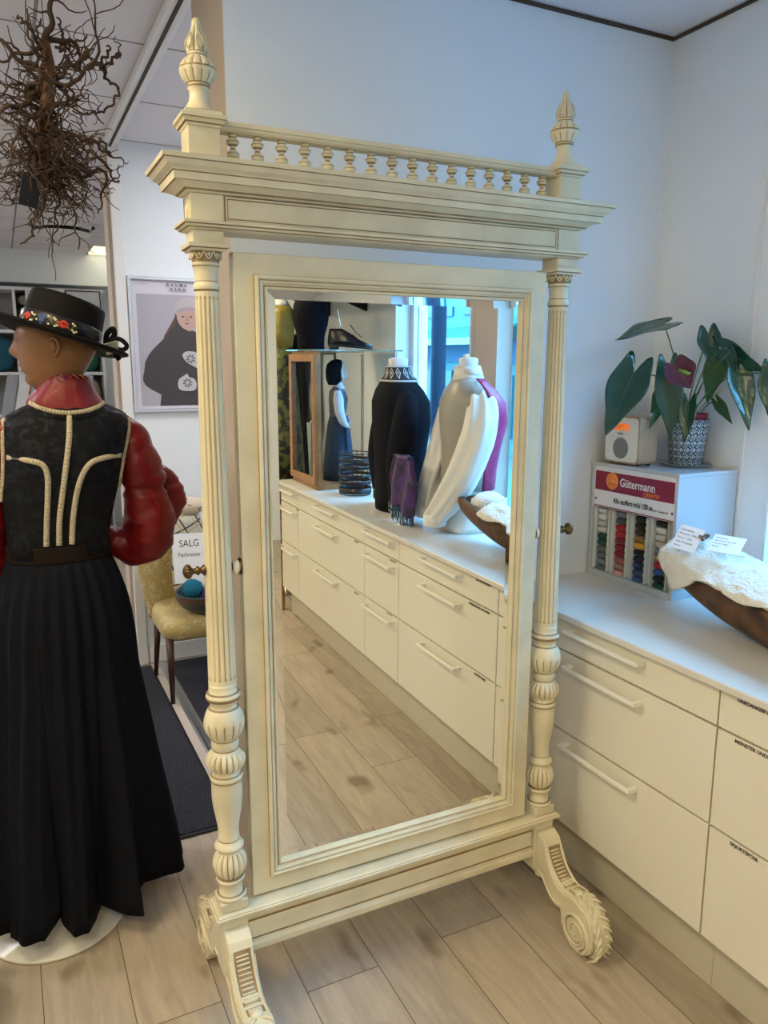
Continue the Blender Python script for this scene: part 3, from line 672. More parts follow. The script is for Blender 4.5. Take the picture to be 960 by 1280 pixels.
text('brand_lettering', 'TIVOLI', .0085, basis((rx0-.0045, 2.000, 1.384), (0, -1, 0), (0, 0, 1)), INK, t, ext=.0002, bold=.0002)
g = MB().lathe([(-.0012, .034), (0, .036)], 0, 0, 0, 36, axis='x'); g.v = [(rx0-.0042+a, 1.983+b, 1.338+c) for a, b, c in g.v]
gr_ = part('speaker_grille', g, mat('grey_speaker_mesh', (.42, .41, .38), .6, bump=.8, bscale=900, var=.3, vscale=700), t)
ft_ = MB()
for y_ in (ry0+.02, ry1-.02):
    for x_ in (rx0+.015, rx1-.015): part('foot', MB().lathe([(0, .006), (.0048, .006)], x_, y_, 1.2815, 12), BLACKP, t)

# ------------------------------------------------------------------ plant pot on a glass saucer
PX, PY = 2.048, 1.862
tag(part('glass_saucer', MB().lathe([(0, .055), (.001, .062), (.004, .078), (.009, .084), (.0105, .083), (.006, .075), (.004, .055)], PX-.0, PY, 1.2815, 40), mat('saucer_glass', (.8, .9, .95), .05, trans=.85)), 'round clear glass saucer beneath the patterned plant pot', 'saucer')
m, nt, b = nodes_mat('damask_pot_print')
tc = N(nt, 'ShaderNodeTexCoord'); sp_ = N(nt, 'ShaderNodeSeparateXYZ'); nt.links.new(tc.outputs['Object'], sp_.inputs[0])
at2 = N(nt, 'ShaderNodeMath', operation='ARCTAN2'); nt.links.new(sp_.outputs[1], at2.inputs[0]); nt.links.new(sp_.outputs[0], at2.inputs[1])
def mth(op, a, bb=None):
    n = N(nt, 'ShaderNodeMath', operation=op)
    for i, q in enumerate((a, bb)):
        if q is None: continue
        if isinstance(q, (int, float)): n.inputs[i].default_value = q
        else: nt.links.new(q, n.inputs[i])
    return n.outputs[0]
A1 = mth('SINE', mth('MULTIPLY', at2.outputs[0], 9.)); Z1 = mth('COSINE', mth('MULTIPLY', sp_.outputs[2], 150.))
A2 = mth('COSINE', mth('MULTIPLY', at2.outputs[0], 27.)); Z2 = mth('SINE', mth('MULTIPLY', sp_.outputs[2], 420.))
w1 = mth('ADD', mth('MULTIPLY', A1, Z1), mth('MULTIPLY', mth('MULTIPLY', A2, Z2), .9))
w2 = mth('ABSOLUTE', w1); w3 = mth('GREATER_THAN', w2, .27)
mxp = N(nt, 'ShaderNodeMix', data_type='RGBA'); mxp.inputs[6].default_value = (.66, .70, .72, 1); mxp.inputs[7].default_value = (.035, .085, .11, 1)
nt.links.new(w3, mxp.inputs[0]); nt.links.new(mxp.outputs[2], b.inputs['Base Color']); b.inputs['Roughness'].default_value = .35
POTM = m
plant = thing('potted_anthurium', 'anthurium with dark heart shaped leaves and a purple flower in a damask patterned pot', 'potted plant', (PX, PY, 1.287))
part('pot', MB().lathe([(1.2873-1.287, .050), (.003, .053), (.150, .068), (.152, .067), (.150, .064), (.02, .050)], PX, PY, 1.287, 48), POTM, plant)
part('inner_pot', MB().lathe([(1.36, .056), (1.452, .060), (1.456, .0615), (1.458, .060), (1.445, .057)], PX, PY, 0, 40), mat('red_pot_plastic', (.22, .012, .03), .4), plant)
part('soil', MB().lathe([(1.43, .056), (1.438, .057), (1.442, .01)], PX, PY, 0, 24), mat('potting_soil', (.03, .02, .013), .95, bump=1, bscale=200), plant)
LEAF = mat('dark_green_glossy_leaf', (.016, .080, .050), .22, var=.35, vscale=14, bump=.3, bscale=35, spec=.7, coat=.1)
LEAF2 = mat('mid_green_leaf', (.035, .13, .04), .4, var=.3, vscale=14, bump=.2, bscale=35)
STEM = mat('green_stem', (.05, .13, .035), .45)
PURP = mat('purple_spathe', (.10, .022, .055), .25, var=.4, vscale=16, bump=.2, bscale=40)
CAMV = Vector((0, 0, 1.6))
def leaf(at, tip, wd, tilt=0, fold=.25, curl=.12, m=LEAF, name='leaf', nrm=None, lobe=.30):
    at = Vector(at); tip = Vector(tip); ax = tip-at; L = ax.length; ax.normalize()
    nn = (Vector(nrm) if nrm else (CAMV-at)); nn = nn-ax*nn.dot(ax); nn.normalize(); sd = ax.cross(nn).normalized()
    q = Matrix.Rotation(R(tilt), 3, ax); nn = q @ nn; sd = q @ sd
    nu, nv = 12, 14; vs = []
    for j in range(nv+1):
        t = j/nv
        W = wd*(1-t**1.9)**.9*(.80+.45*sin(pi*min(1, t*1.5)**.9)*.6) if t < 1 else .0005
        for i in range(nu+1):
            u = -1+2*i/nu; au = abs(u)
            back = lobe*L*(1-t)**2.2*sin(pi*min(1, au*.9))**.9*1.0
            W2 = W*(1-.22*(1-t)**3*(au > .7)*(au-.7)/.3)
            p = at+ax*(t*L-back)+sd*(u*W2)+nn*(fold*W*(au**1.6)-curl*L*t*t+.015*L*sin(t*9+u*3)*au)
            vs.append(p)
    fs = []
    for j in range(nv):
        for i in range(nu): a = j*(nu+1)+i; fs.append([a, a+1, a+nu+2, a+nu+1])
    mb = MB().add(vs, fs, 0, True)
    o = part(name, mb, m, plant); s_ = o.modifiers.new('thick', 'SOLIDIFY'); s_.thickness = .0009
    # midrib
    rib_ = [at+ax*(t*L)+nn*(-curl*L*t*t+.0005) for t in [k/8*.92 for k in range(9)]]
    part('midrib', MB().tube(rib_, lerp_list([.0012, .0004], 9), 5), STEM, o)
    return at
def stem(at, bend=(0, 0, .03), r=.0021, base=None):
    b0 = Vector(base or (PX+random.uniform(-.02, .02), PY+random.uniform(-.02, .02), 1.44)); at = Vector(at)
    mid = (b0+at)/2+Vector(bend); part('stem', MB().tube(spline([b0, mid, at], 8), r, 6), STEM, plant)
LV = [((1.929, 1.88, 1.745), (1.712, 1.86, 1.700), .050, 62, .1, .05, LEAF, (-.02, 0, .05)),
      ((1.793, 1.86, 1.590), (1.672, 1.84, 1.400), .070, 10, .2, .02, LEAF, (0, 0, .05)),
      ((1.858, 1.78, 1.590), (1.875, 1.77, 1.385), .047, 0, .25, .05, LEAF, (0, 0, .03)),
      ((2.075, 1.83, 1.715), (2.068, 1.80, 1.615), .040, 0, .45, .0, LEAF, (.0, 0, .02)),
      ((2.060, 1.76, 1.665), (2.085, 1.625, 1.590), .050, 35, .1, .08, LEAF, (0, 0, .05)),
      ((2.070, 1.700, 1.600), (2.070, 1.640, 1.415), .044, -15, .25, .04, LEAF, (0, 0, .03)),
      ((2.080, 1.585, 1.590), (2.075, 1.570, 1.440), .045, 10, .2, .02, LEAF, (0, 0, .06)),
      ((2.085, 1.795, 1.635), (2.075, 1.815, 1.490), .040, 0, .2, .03, LEAF2, (0, 0, .02)),
      ((1.952, 1.88, 1.540), (1.885, 1.87, 1.460), .030, 20, .2, .02, LEAF2, (0, 0, .02)),
      ((1.965, 1.89, 1.510), (1.893, 1.88, 1.410), .020, 0, .3, .02, LEAF2, (0, 0, .02)),
      ((2.095, 1.79, 1.495), (2.085, 1.720, 1.430), .020, 0, .3, .02, LEAF2, (0, 0, .02)),
      ((1.985, 1.87, 1.500), (1.950, 1.86, 1.425), .020, 0, .3, .02, LEAF2, (0, 0, .02)),
      ((1.965, 1.79, 1.490), (1.945, 1.78, 1.370), .030, 10, .2, .02, LEAF, (0, -.02, .06)),
      ((2.045, 1.715, 1.655), (2.060, 1.700, 1.590), .026, 40, .2, .0, LEAF, (0, 0, .03))]
for a in LV: leaf(*a[:7]); stem(a[0], a[7])
leaf((1.822, 1.715, 1.610), (1.868, 1.700, 1.545), .052, 0, .3, -.05, PURP, 'spathe', lobe=.35)
stem((1.830, 1.73, 1.60), (0, 0, .05), .0025)
part('spadix', MB().tube([(1.825, 1.710, 1.600), (1.832, 1.695, 1.594), (1.842, 1.688, 1.588), (1.852, 1.688, 1.590)], [.005, .0062, .006, .003], 8), mat('green_spadix', (.18, .28, .05), .6, bump=.6, bscale=400), plant)
part('flower_bud', MB().tube(spline([(2.06, 1.85, 1.44), (2.07, 1.82, 1.49), (2.082, 1.78, 1.525)], 4), .0012, 5).ball((2.082, 1.776, 1.532), .007, 1, 10), [STEM, mat('cream_bud', (.55, .45, .3), .6)], plant)

# ------------------------------------------------------------------ wooden trough with a sheepskin
TWOOD = mat('dark_carved_wood', (.145, .065, .022), .55, col2=(.045, .020, .009), vscale=16, bump=.7, bscale=22)
TX, TY, TL, TW = 1.80, 1.145, .54, .135
TR = Matrix.Translation((TX, TY, 0)) @ Matrix.Rotation(R(-6), 4, 'Z') @ Matrix.Translation((-TX, -TY, 0))
def troughring(t, out):
    # t -1..1 along Y
    e = abs(t)**2.6; k = TW*(1-.42*e)+(-.018 if not out else 0); zr = 1.015+.045*e; zb = .8745+.105*abs(t)**2.3+(.022 if not out else 0)
    y = TY+t*(TL-(.02 if not out else 0)); r_ = []
    for i in range(13):
        a = pi*i/12; cx_ = -cos(a); r_.append((TX+k*(abs(cx_)**.9)*(1 if cx_ > 0 else -1), y, zr-(zr-zb)*min(1, sin(a)*1.06)**.95))
    return r_
tr = MB(); n = 25
ro = [troughring(-1+2*i/(n-1), True) for i in range(n)]; ri = [troughring(-1+2*i/(n-1), False) for i in range(n)]
ring = [o_+i_[::-1] for o_, i_ in zip(ro, ri)]
tr.loft(ring, 0, True, cap=False)
for rg in (ro[0], ro[-1]): pass
for o_, i_ in ((ro[0], ri[1]), (ro[-1], ri[-2])):
    m_ = [Vector(p) for p in o_]; tr.add([*m_, *[Vector(p)for p in i_]], [list(range(13))], 0); 
tr.add(ri[0], [list(range(13))]).add(ri[-1], [list(range(13))])
th = tag(part('wooden_trough', tr.xf(TR), TWOOD), 'old dark carved wooden trough on the worktop holding a sheepskin', 'trough')
SHEEP = mat('sheepskin_wool', (.78, .73, .62), .95, bump=1., bscale=110, sheen=.4)
sk = MB(); nx_, ny_ = 44, 72; vs = []
for j in range(ny_+1):
    v = j/ny_; y = TY-.34+.86*v
    for i in range(nx_+1):
        u = -1+2*i/nx_; t_ = (y-TY)/TL; zr = 1.015+.045*abs(t_)**2.6; k = TW*(1-.42*abs(t_)**2.6)
        over = .034 if v < .45 else .10
        over = .014+.008*sin(v*25)+.085*max(0, 1-abs(v-.90)/.13)
        au = abs(u)
        if au < .72: x = u/.72*(k+.006); z = zr+.012+.045*(1-(u/.72)**2)*(.8+.4*noise.noise(Vector((u*2, v*6, 0))))
        else:
            q = (au-.72)/.28; x = (k+.010+.010*sin(q*pi*.5))*(1 if u > 0 else -1); z = zr+.012-q*(over if u < 0 else .03)
        f_ = .007*noise.noise(Vector((x*45, y*45, z*45)))+.003*noise.noise(Vector((x*110, y*110, z*110)))
        dirx = u*1.0
        vs.append((TX+x+f_*dirx, y+.3*f_, z+f_*(1-.6*au)))
fs = [[j*(nx_+1)+i, j*(nx_+1)+i+1, (j+1)*(nx_+1)+i+1, (j+1)*(nx_+1)+i] for j in range(ny_) for i in range(nx_)]
o = tag(part('sheepskin', sk.add(vs, fs, 0, True).xf(TR), SHEEP), 'fluffy cream sheepskin draped over the dark wooden trough', 'sheepskin')
s_ = o.modifiers.new('thick', 'SOLIDIFY'); s_.thickness = .012; s_.offset = -1
# loose fleece tuft seen in the mirror
tf = MB(); rings = []
for i in range(1, 12):
    a = pi*i/12; rg = []
    for k in range(24):
        b_ = 2*pi*k/24; rr_ = 1+.12*noise.noise(Vector((cos(b_)*3, sin(b_)*3, a*4))); rg.append((1.755+.075*rr_*sin(a)*cos(b_), .715+.075*rr_*sin(a)*sin(b_), 1.045-.045*rr_*cos(a)))
    rings.append(rg)
tag(part('fleece_roll', tf.loft(rings, 0, True), mat('white_fleece', (.82, .82, .80), .95, bump=1., bscale=120)), 'white rolled fleece lying at the shirt end of the trough', 'fleece')
def card(nm, c, w_, h_, ax_, ay_, label, lines, cat='tag'):
    M_ = basis(c, ax_, ay_); t_ = thing(nm, label, cat, c, group=None)
    q = MB().box(-w_/2, w_/2, -h_/2, h_/2, -.0006, .0006); q.xf(M_); part('paper', q, WHITEP, t_)
    for i, s in enumerate(lines):
        text('tag_lettering', s, h_*.10, M_ @ Matrix.Translation((-w_*.42, h_*.28-i*h_*.17, .0008)), INK, t_, ext=.0001)
    return t_
card('price_tag', (1.775, 1.585, 1.112), .075, .085, (.25, -1, -.12), (.75, .2, .75), 'white printed price tag leaning on the sheepskin nearer the thread display', ['Lammeskinn', 'Materiale: 100% ull', 'Pris kr 1 295,-', 'Vask: 30 grader', 'Norsk'])
card('price_tag', (1.795, 1.465, 1.116), .085, .075, (.45, -1, -.05), (.85, .35, .5), 'white printed price tag lying on the sheepskin nearer the viewer', ['Bakstetrau', 'Gammelt trau i tre', 'Pris kr 2 400,-', 'Brukt'])
for (a, b_, c_), lb in (((1.812, 1.560, 1.116), 'small dark speckled trinket on the sheepskin between both price tags'), ((1.842, 1.495, 1.108), 'small dark speckled trinket under the edge of the nearer price tag')):
    q = MB()
    for k in range(9): q.ball((a+random.uniform(-.02, .02), b_+random.uniform(-.014, .014), c_+random.uniform(-.003, .007)), .007, seg=8)
    tag(part('speckled_trinket', q, mat('speckled_stone', (.03, .025, .02), .4, col2=(.3, .27, .22), vscale=150) if 'speckled_stone' not in MT else MT['speckled_stone']), lb, 'trinket')

# ------------------------------------------------------------------ poster on the entrance wall
po = thing('framed_poster', 'silver framed knitwear poster of a person in a cap on the entrance wall', 'poster', (.88, 4.19, 1.38))
part('poster_frame', MB().frame(.612, 1.148, 1.380, 2.067, [(0, 4.198), (0, 4.178), (.004, 4.172), (.014, 4.172), (.018, 4.178), (.018, 4.190)]), ALU, po)
ps = part('poster_sheet', MB().box(.628, 1.132, 4.1905, 4.195, 1.396, 2.051), mat('lilac_white_print', (.62, .60, .68), .35), po)
LAY = [0]
def flat(name, pts, col, nm, y=None):
    LAY[0] += 1; y = 4.1903-.00025*LAY[0]
    m_ = MT.get(nm) or mat(nm, col, .4)
    return part(name, MB().prism(pts, 1, y-.0002, y), m_, ps)
def sm(pts, n=4):
    P = [Vector((p[0], p[1], 0)) for p in pts]; out = []; k = len(P)
    for i in range(k):
        a, b, c, d = P[i-1], P[i], P[(i+1) % k], P[(i+2) % k]
        for j in range(n):
            t = j/n; q = .5*((2*b)+(c-a)*t+(2*a-5*b+4*c-d)*t*t+(3*b-a-3*c+d)*t**3); out.append((q.x, q.y))
    return out
flat('print_area', [(.653, 1.412), (1.107, 1.412), (1.107, 1.982), (.653, 1.982)], (.40, .385, .45), 'print_grey_lilac')
flat('print_hair', sm([(.849, 1.888), (.859, 1.853), (.86, 1.813), (.83, 1.785), (.782, 1.765), (.801, 1.801), (.826, 1.841), (.842, 1.87)]), (.12, .06, .045), 'print_brown_hair')
flat('print_coat', sm([(.849, 1.842), (.883, 1.814), (.93, 1.803), (.976, 1.781), (1.05, 1.72), (1.09, 1.60), (1.08, 1.53), (1.0, 1.50)])[:24]+[(1.0, 1.412), (.746, 1.412)]+[(.755, 1.47), (.70, 1.500), (.678, 1.518), (.665, 1.541), (.666, 1.564), (.673, 1.590), (.681, 1.639), (.700, 1.675), (.722, 1.702), (.77, 1.748), (.806, 1.789)], (.055, .045, .05), 'print_charcoal')
flat('print_face', sm([(.858, 1.894), (.911, 1.91), (.952, 1.905), (.958, 1.862), (.946, 1.827), (.923, 1.800), (.9, 1.806), (.872, 1.825), (.856, 1.859)]), (.50, .33, .29), 'print_skin')
flat('print_cap', sm([(.845, 1.902), (.852, 1.939), (.877, 1.963), (.914, 1.975), (.953, 1.963), (.967, 1.914), (.935, 1.917), (.893, 1.907), (.869, 1.894)]), (.47, .43, .46), 'print_pale_cap')
flat('print_cap', sm([(.850, 1.903), (.880, 1.917), (.925, 1.922), (.960, 1.915), (.935, 1.909), (.893, 1.901), (.869, 1.891)]), (.36, .33, .36), 'print_cap_peak')
for x_ in (.885, .927): flat('print_eye', sm([(x_-.009, 1.872), (x_, 1.877), (x_+.009, 1.873), (x_, 1.868)]), (.10, .06, .05), 'print_brown_dark')
flat('print_nose', sm([(.903, 1.868), (.910, 1.868), (.914, 1.852), (.902, 1.851)]), (.40, .24, .20), 'print_skin_shade')
flat('print_lips', sm([(.893, 1.838), (.904, 1.842), (.918, 1.840), (.904, 1.832)]), (.35, .12, .12), 'print_lips')
for pts in ([(.873, 1.672), (.889, 1.692), (.919, 1.695), (.954, 1.681), (.957, 1.61), (.922, 1.622), (.893, 1.64)], [(.847, 1.546), (.872, 1.566), (.896, 1.578), (.901, 1.562), (.93, 1.551), (.941, 1.521), (.928, 1.492), (.874, 1.489), (.845, 1.504)]):
    flat('print_mitten', sm(pts), (.50, .49, .52), 'print_mitten_grey'); mx_ = sum(p[0] for p in pts)/len(pts); mz_ = sum(p[1] for p in pts)/len(pts)-.003
    for k in range(8):
        a = k*pi/4+.2; flat('print_star', [(mx_+.006*cos(a), mz_+.006*sin(a)), (mx_+.018*cos(a+.28), mz_+.018*sin(a+.28)), (mx_+.028*cos(a), mz_+.028*sin(a)), (mx_+.018*cos(a-.28), mz_+.018*sin(a-.28))], (.10, .10, .12), 'print_dark_star')
PM = lambda x, z: basis((x, 4.180, z), (1, 0, 0), (0, 0, 1))
text('poster_lettering', 'RAUMA', .021, PM(.808, 2.024), mat('print_dark_lilac', (.10, .09, .13), .5), ps, ext=.0001, space=1.75, bold=.0007)
text('poster_lettering', 'GARN', .021, PM(.822, 2.000), MT['print_dark_lilac'], ps, ext=.0001, space=1.75, bold=.0007)
flat('print_rule', [(.65, 2.030), (.711, 2.030), (.711, 2.0315), (.65, 2.0315)], (.1, .09, .13), 'print_dark_lilac')

# ------------------------------------------------------------------ entrance mats and the rail between them
tag(part('entrance_mat', MB().box(-1.6, .606, 2.485, 4.14, .0005, .010, bev=.002), MATC), 'charcoal entrance mat with a rubber edge in front of the sliding rail', 'mat')
tag(part('entrance_mat', MB().box(.705, 2.05, 2.47, 4.14, .0005, .010, bev=.002), MATC), 'dark entrance mat beyond the metal rail, under the yellow chair', 'mat')
part('rubber_edge', MB().box(-1.6, .616, 2.468, 2.4848, .0005, .0075, bev=.002).box(.6062, .616, 2.485, 4.14, .0005, .0075), BLACKP, bpy.data.objects['entrance_mat'])
t = thing('floor_rail', 'brushed metal sliding door rail between the two dark mats', 'rail', (.675, 3.3, 0))
part('rail_track', MB().prism([(.655, .001), (.655, .006), (.664, .010), (.668, .010), (.668, .004), (.682, .004), (.682, .010), (.686, .010), (.697, .006), (.697, .001)], 1, 2.46, 4.17), STEEL, t)
part('wood_strip', MB().box(.6175, .6545, 2.46, 4.17, .0005, .006), mat('pale_wood_strip', (.50, .43, .36), .5), t)

# ------------------------------------------------------------------ yellow damask chair
m, nt, b = nodes_mat('yellow_damask'); DAM = m
tc = N(nt, 'ShaderNodeTexCoord'); v_ = N(nt, 'ShaderNodeTexVoronoi', Scale=17.); v_.feature = 'DISTANCE_TO_EDGE'; ns = N(nt, 'ShaderNodeTexNoise', Scale=14., Detail=3.)
nt.links.new(tc.outputs['Object'], ns.inputs['Vector']); va = N(nt, 'ShaderNodeVectorMath', operation='MULTIPLY_ADD'); va.inputs[1].default_value = (.12, .12, .12)
nt.links.new(ns.outputs['Color'], va.inputs[0]); nt.links.new(tc.outputs['Object'], va.inputs[2]); nt.links.new(va.outputs[0], v_.inputs['Vector'])
v_.feature = 'F1'
cr = N(nt, 'ShaderNodeValToRGB'); cr.color_ramp.elements[0].position = 0; cr.color_ramp.elements[0].color = (.58, .47, .23, 1); cr.color_ramp.elements[1].position = 1; cr.color_ramp.elements[1].color = (.44, .32, .11, 1)
for p_, c_ in ((.16, (.58, .47, .23, 1)), (.20, (.28, .19, .05, 1)), (.26, (.55, .44, .20, 1)), (.36, (.55, .44, .20, 1)), (.40, (.30, .21, .06, 1)), (.45, (.44, .32, .11, 1))): cr.color_ramp.elements.new(p_).color = c_
nt.links.new(v_.outputs['Distance'], cr.inputs[0]); nt.links.new(cr.outputs[0], b.inputs['Base Color']); b.inputs['Roughness'].default_value = .5; b.inputs['Sheen Weight'].default_value = .2
bpn = N(nt, 'ShaderNodeBump'); bpn.inputs['Strength'].default_value = .5; bpn.inputs['Distance'].default_value = .01; bpn.invert = False; nt.links.new(cr.outputs[0], bpn.inputs['Height']); nt.links.new(bpn.outputs[0], b.inputs['Normal'])
DW = mat('dark_mahogany', (.045, .014, .008), .3)
ch = thing('upholstered_chair', 'yellow damask upholstered chair with dark tapered legs by the entrance', 'chair', (.87, 3.76, 0))
def puff(x0, x1, y0, y1, z0, z1, r=.04, n=6):
    rings = []
    for k in range(n+1):
        a = -pi/2+pi*k/n; i = r*(1-cos(a)); z = (z0+z1)/2+(z1-z0)/2*sin(a)
        rings.append([(p[0], p[1], z) for p in rrect(x0+i, x1-i, y0+i, y1-i, .07, 5)])
    return MB().loft(rings, 0, True)
part('seat', puff(.590, 1.15, 3.545, 4.00, .318, .432), DAM, ch)
bk_ = []
for k in range(13):
    t_ = k/12; z = .36+.44*t_; w_ = .290+.060*t_; ring = []
    for q in range(28):
        a = 2*pi*q/28; u = cos(a); v2 = sin(a); ring.append((.87+w_*(abs(u)**.7)*(1 if u > 0 else -1), 3.985+.07*t_-.11*(abs(u)**2.5)*(1 if v2 < .9 else 1)+.036*(abs(v2)**.7)*(1 if v2 > 0 else -1)*(1 if t_ < .95 else .4), z))
    bk_.append(ring)
part('backrest', MB().loft(bk_, 0, True), DAM, ch)
for x_, y_, dx, dy in ((.625, 3.585, 0, 0), (1.115, 3.585, 0, 0), (.635, 3.955, -.02, .03), (1.105, 3.955, .02, .03)):
    part('leg', MB().tube([(x_+dx, y_+dy, .0145 if x_ > .7 else .0095), (x_, y_, .34)], [.011, .019], 12), DW, ch)
CM = Matrix
bowl = tag(part('painted_bowl', MB().lathe([(.4355, .05), (.437, .07), (.452, .105), (.475, .132, ), (.500, .145, 2), (.503, .148, 2), (.528, .150), (.535, .151), (.536, .143), (.52, .140), (.49, .128), (.46, .095), (.450, .02)], .825, 3.655, 0, 40, mi=0), [mat('dark_green_lacquer', (.02, .045, .045), .35), GLAZE, mat('rosemaled_rim', (.03, .06, .06), .4, col2=(.20, .05, .02), vscale=30)]), 'dark green painted wooden bowl of yarn on the yellow chair seat', 'bowl')
def yarn(c, r, m_, label):
    q = MB().ball(c, r, seg=20)
    for k in range(7):
        ax_ = Vector((random.uniform(-1, 1), random.uniform(-1, 1), random.uniform(-1, 1))).normalized(); u_ = ax_.orthogonal().normalized(); w2 = ax_.cross(u_)
        for o_ in (-.35, 0, .35): q.tube([Vector(c)+ax_*(r*o_)+(u_*cos(R(a))+w2*sin(R(a)))*(r*sqrt(1-o_*o_)+.001) for a in range(0, 361, 20)], .0022, 4)
    return tag(part('yarn_ball', q, m_), label, 'yarn')
yarn((.755, 3.645, .548), .050, mat('turquoise_yarn', (.01, .16, .27), .9, bump=.5, bscale=200), 'turquoise yarn ball in the painted bowl')
yarn((.835, 3.600, .515), .046, mat('purple_yarn', (.07, .02, .12), .9), 'purple yarn ball in the painted bowl')
yarn((.855, 3.700, .545), .042, mat('white_yarn', (.7, .68, .65), .9), 'white yarn ball at the back of the painted bowl')
yarn((.915, 3.640, .530), .040, mat('red_yarn', (.45, .04, .02), .9), 'red yarn ball at the right of the painted bowl')
card('sale_sign', (.795, 3.815, .665), .185, .25, (1, -.05, -.02), (0, .18, 1), 'white paper sale sign standing behind the bowl on the yellow chair', [], 'sign')
sg = bpy.data.objects['sale_sign']; SGM = basis((.795, 3.815, .665), (1, -.05, -.02), (0, .18, 1))
text('sign_lettering', 'SALG', .050, SGM @ Matrix.Translation((-.058, .058, .001)), INK, sg, ext=.0002, sx=.85)
text('sign_lettering', 'Førbrester', .030, SGM @ Matrix.Translation((-.066, .008, .001)), INK, sg, ext=.0002, sx=.85)
# plush animal lying over a plaid cushion on the chair back
m, nt, b = nodes_mat('plaid_cloth'); PLD = m
tc = N(nt, 'ShaderNodeTexCoord'); mp = N(nt, 'ShaderNodeMapping'); mp.inputs['Rotation'].default_value = (0, R(28), 0); nt.links.new(tc.outputs['Object'], mp.inputs[0])
sp_ = N(nt, 'ShaderNodeSeparateXYZ'); nt.links.new(mp.outputs[0], sp_.inputs[0])
def band(o_, k, off, wdt): return mth('LESS_THAN', mth('ABSOLUTE', mth('SUBTRACT', mth('FRACT', mth('ADD', mth('MULTIPLY', o_, k), off)), .5)), wdt)
d1 = mth('MAXIMUM', band(sp_.outputs[0], 13., .1, .05), band(sp_.outputs[2], 13., .1, .05)); d2 = mth('MAXIMUM', band(sp_.outputs[0], 13., .35, .03), band(sp_.outputs[2], 13., .35, .03))
ma = N(nt, 'ShaderNodeMix', data_type='RGBA'); ma.inputs[6].default_value = (.50, .47, .41, 1); ma.inputs[7].default_value = (.06, .055, .05, 1); nt.links.new(d1, ma.inputs[0])
mb_ = N(nt, 'ShaderNodeMix', data_type='RGBA'); mb_.inputs[7].default_value = (.42, .36, .10, 1); nt.links.new(ma.outputs[2], mb_.inputs[6]); nt.links.new(d2, mb_.inputs[0]); nt.links.new(mb_.outputs[2], b.inputs['Base Color']); b.inputs['Roughness'].default_value = .9
def mth_ok(): pass
t = thing('plush_animal', 'pale plush animal with a plaid cloth body slumped on the yellow chair back', 'plush toy', (.80, 3.93, .70))
q = MB(); rings = []
for k in range(13):
    t_ = k/12; rx_ = (.125-.06*t_)*sin(pi*(.06+.90*t_)*.62+.25)**.5
    rings.append([(.80+.0*t_+rx_*cos(2*pi*a/20), 3.888+.048*sin(2*pi*a/20)*(1-.3*t_), .4365+.435*t_) for a in range(20)])
part('plaid_body', q.loft(rings, 0, True), PLD, t)
hdm = MB().ball((.815, 3.895, 0.917), .062, seg=20, sc=(1.25, .8, .75)).ball((.770, 3.90, 0.950), .018, seg=10)
h = part('head', hdm, mat('pale_plush', (.66, .55, .42), .9, bump=.3, bscale=300), t)
part('ribbon', MB().tube([(.735, 3.888, 0.958), (.765, 3.872, 0.963), (.795, 3.868, 0.960)], [.006, .010, .006], 8), mat('pink_ribbon', (.55, .08, .09), .6), h)
part('eye', MB().tube([(.795, 3.851, 0.933), (.803, 3.849, 0.927), (.812, 3.848, 0.929)], .0022, 5), INK, h)
part('muzzle_stitch', MB().tube([(.842, 3.852, 0.917), (.850, 3.852, 0.907), (.862, 3.853, 0.914)], .002, 5).tube([(.850, 3.852, 0.907), (.853, 3.852, 0.893)], .002, 5), INK, h)

# ------------------------------------------------------------------ costumed mannequin seen from behind
mq = thing('costume_mannequin', 'mannequin in a black skirt, black bodice, red silk blouse and flat black hat', 'mannequin', (.08, 2.25, 0))
part('base_plate', MB().lathe([(.001, .190), (.010, .193), (.013, .190), (.016, .03), (.03, .022), (.031, .001)], .025, 2.245, 0, 64), mat('frosted_acrylic_base', (.62, .60, .56), .25, spec=.6), mq)
part('stand_pole', MB().lathe([(.031, .012), (1.10, .012)], .06, 2.245, 0, 16), STEEL, mq)
hem = [(-.10, 2.13), (-.07, 2.062), (-.015, 2.052), (.030, 2.135), (.047, 2.063), (.063, 2.034), (.093, 2.03), (.112, 2.070), (.138, 2.140), (.205, 2.055), (.239, 2.038), (.230, 2.135), (.262, 2.185), (.325, 2.188), (.383, 2.189),
       (.40, 2.30), (.33, 2.36), (.36, 2.44), (.26, 2.45), (.2, 2.42), (.15, 2.52), (.05, 2.46), (-.03, 2.52), (-.08, 2.43), (-.19, 2.45), (-.17, 2.33), (-.25, 2.26), (-.17, 2.22), (-.21, 2.12), (-.124, 2.18)]
HC = Vector((.085, 2.25))
ha = sorted([(math.atan2(y-HC.y, x-HC.x), (Vector((x, y))-HC).length) for x, y in hem])
def hr(a):
    a = (a+pi) % (2*pi)-pi
    for i in range(len(ha)):
        a0, r0 = ha[i-1] if i else (ha[-1][0]-2*pi, ha[-1][1]); a1, r1 = ha[i]
        if a <= a1: t = (a-a0)/max(1e-6, a1-a0); t = t*t*(3-2*t)*.6+t*.4; return r0+(r1-r0)*t
    a0, r0 = ha[-1]; a1, r1 = ha[0][0]+2*pi, ha[0][1]; t = (a-a0)/(a1-a0); return r0+(r1-r0)*t
NS = 240; rings = []
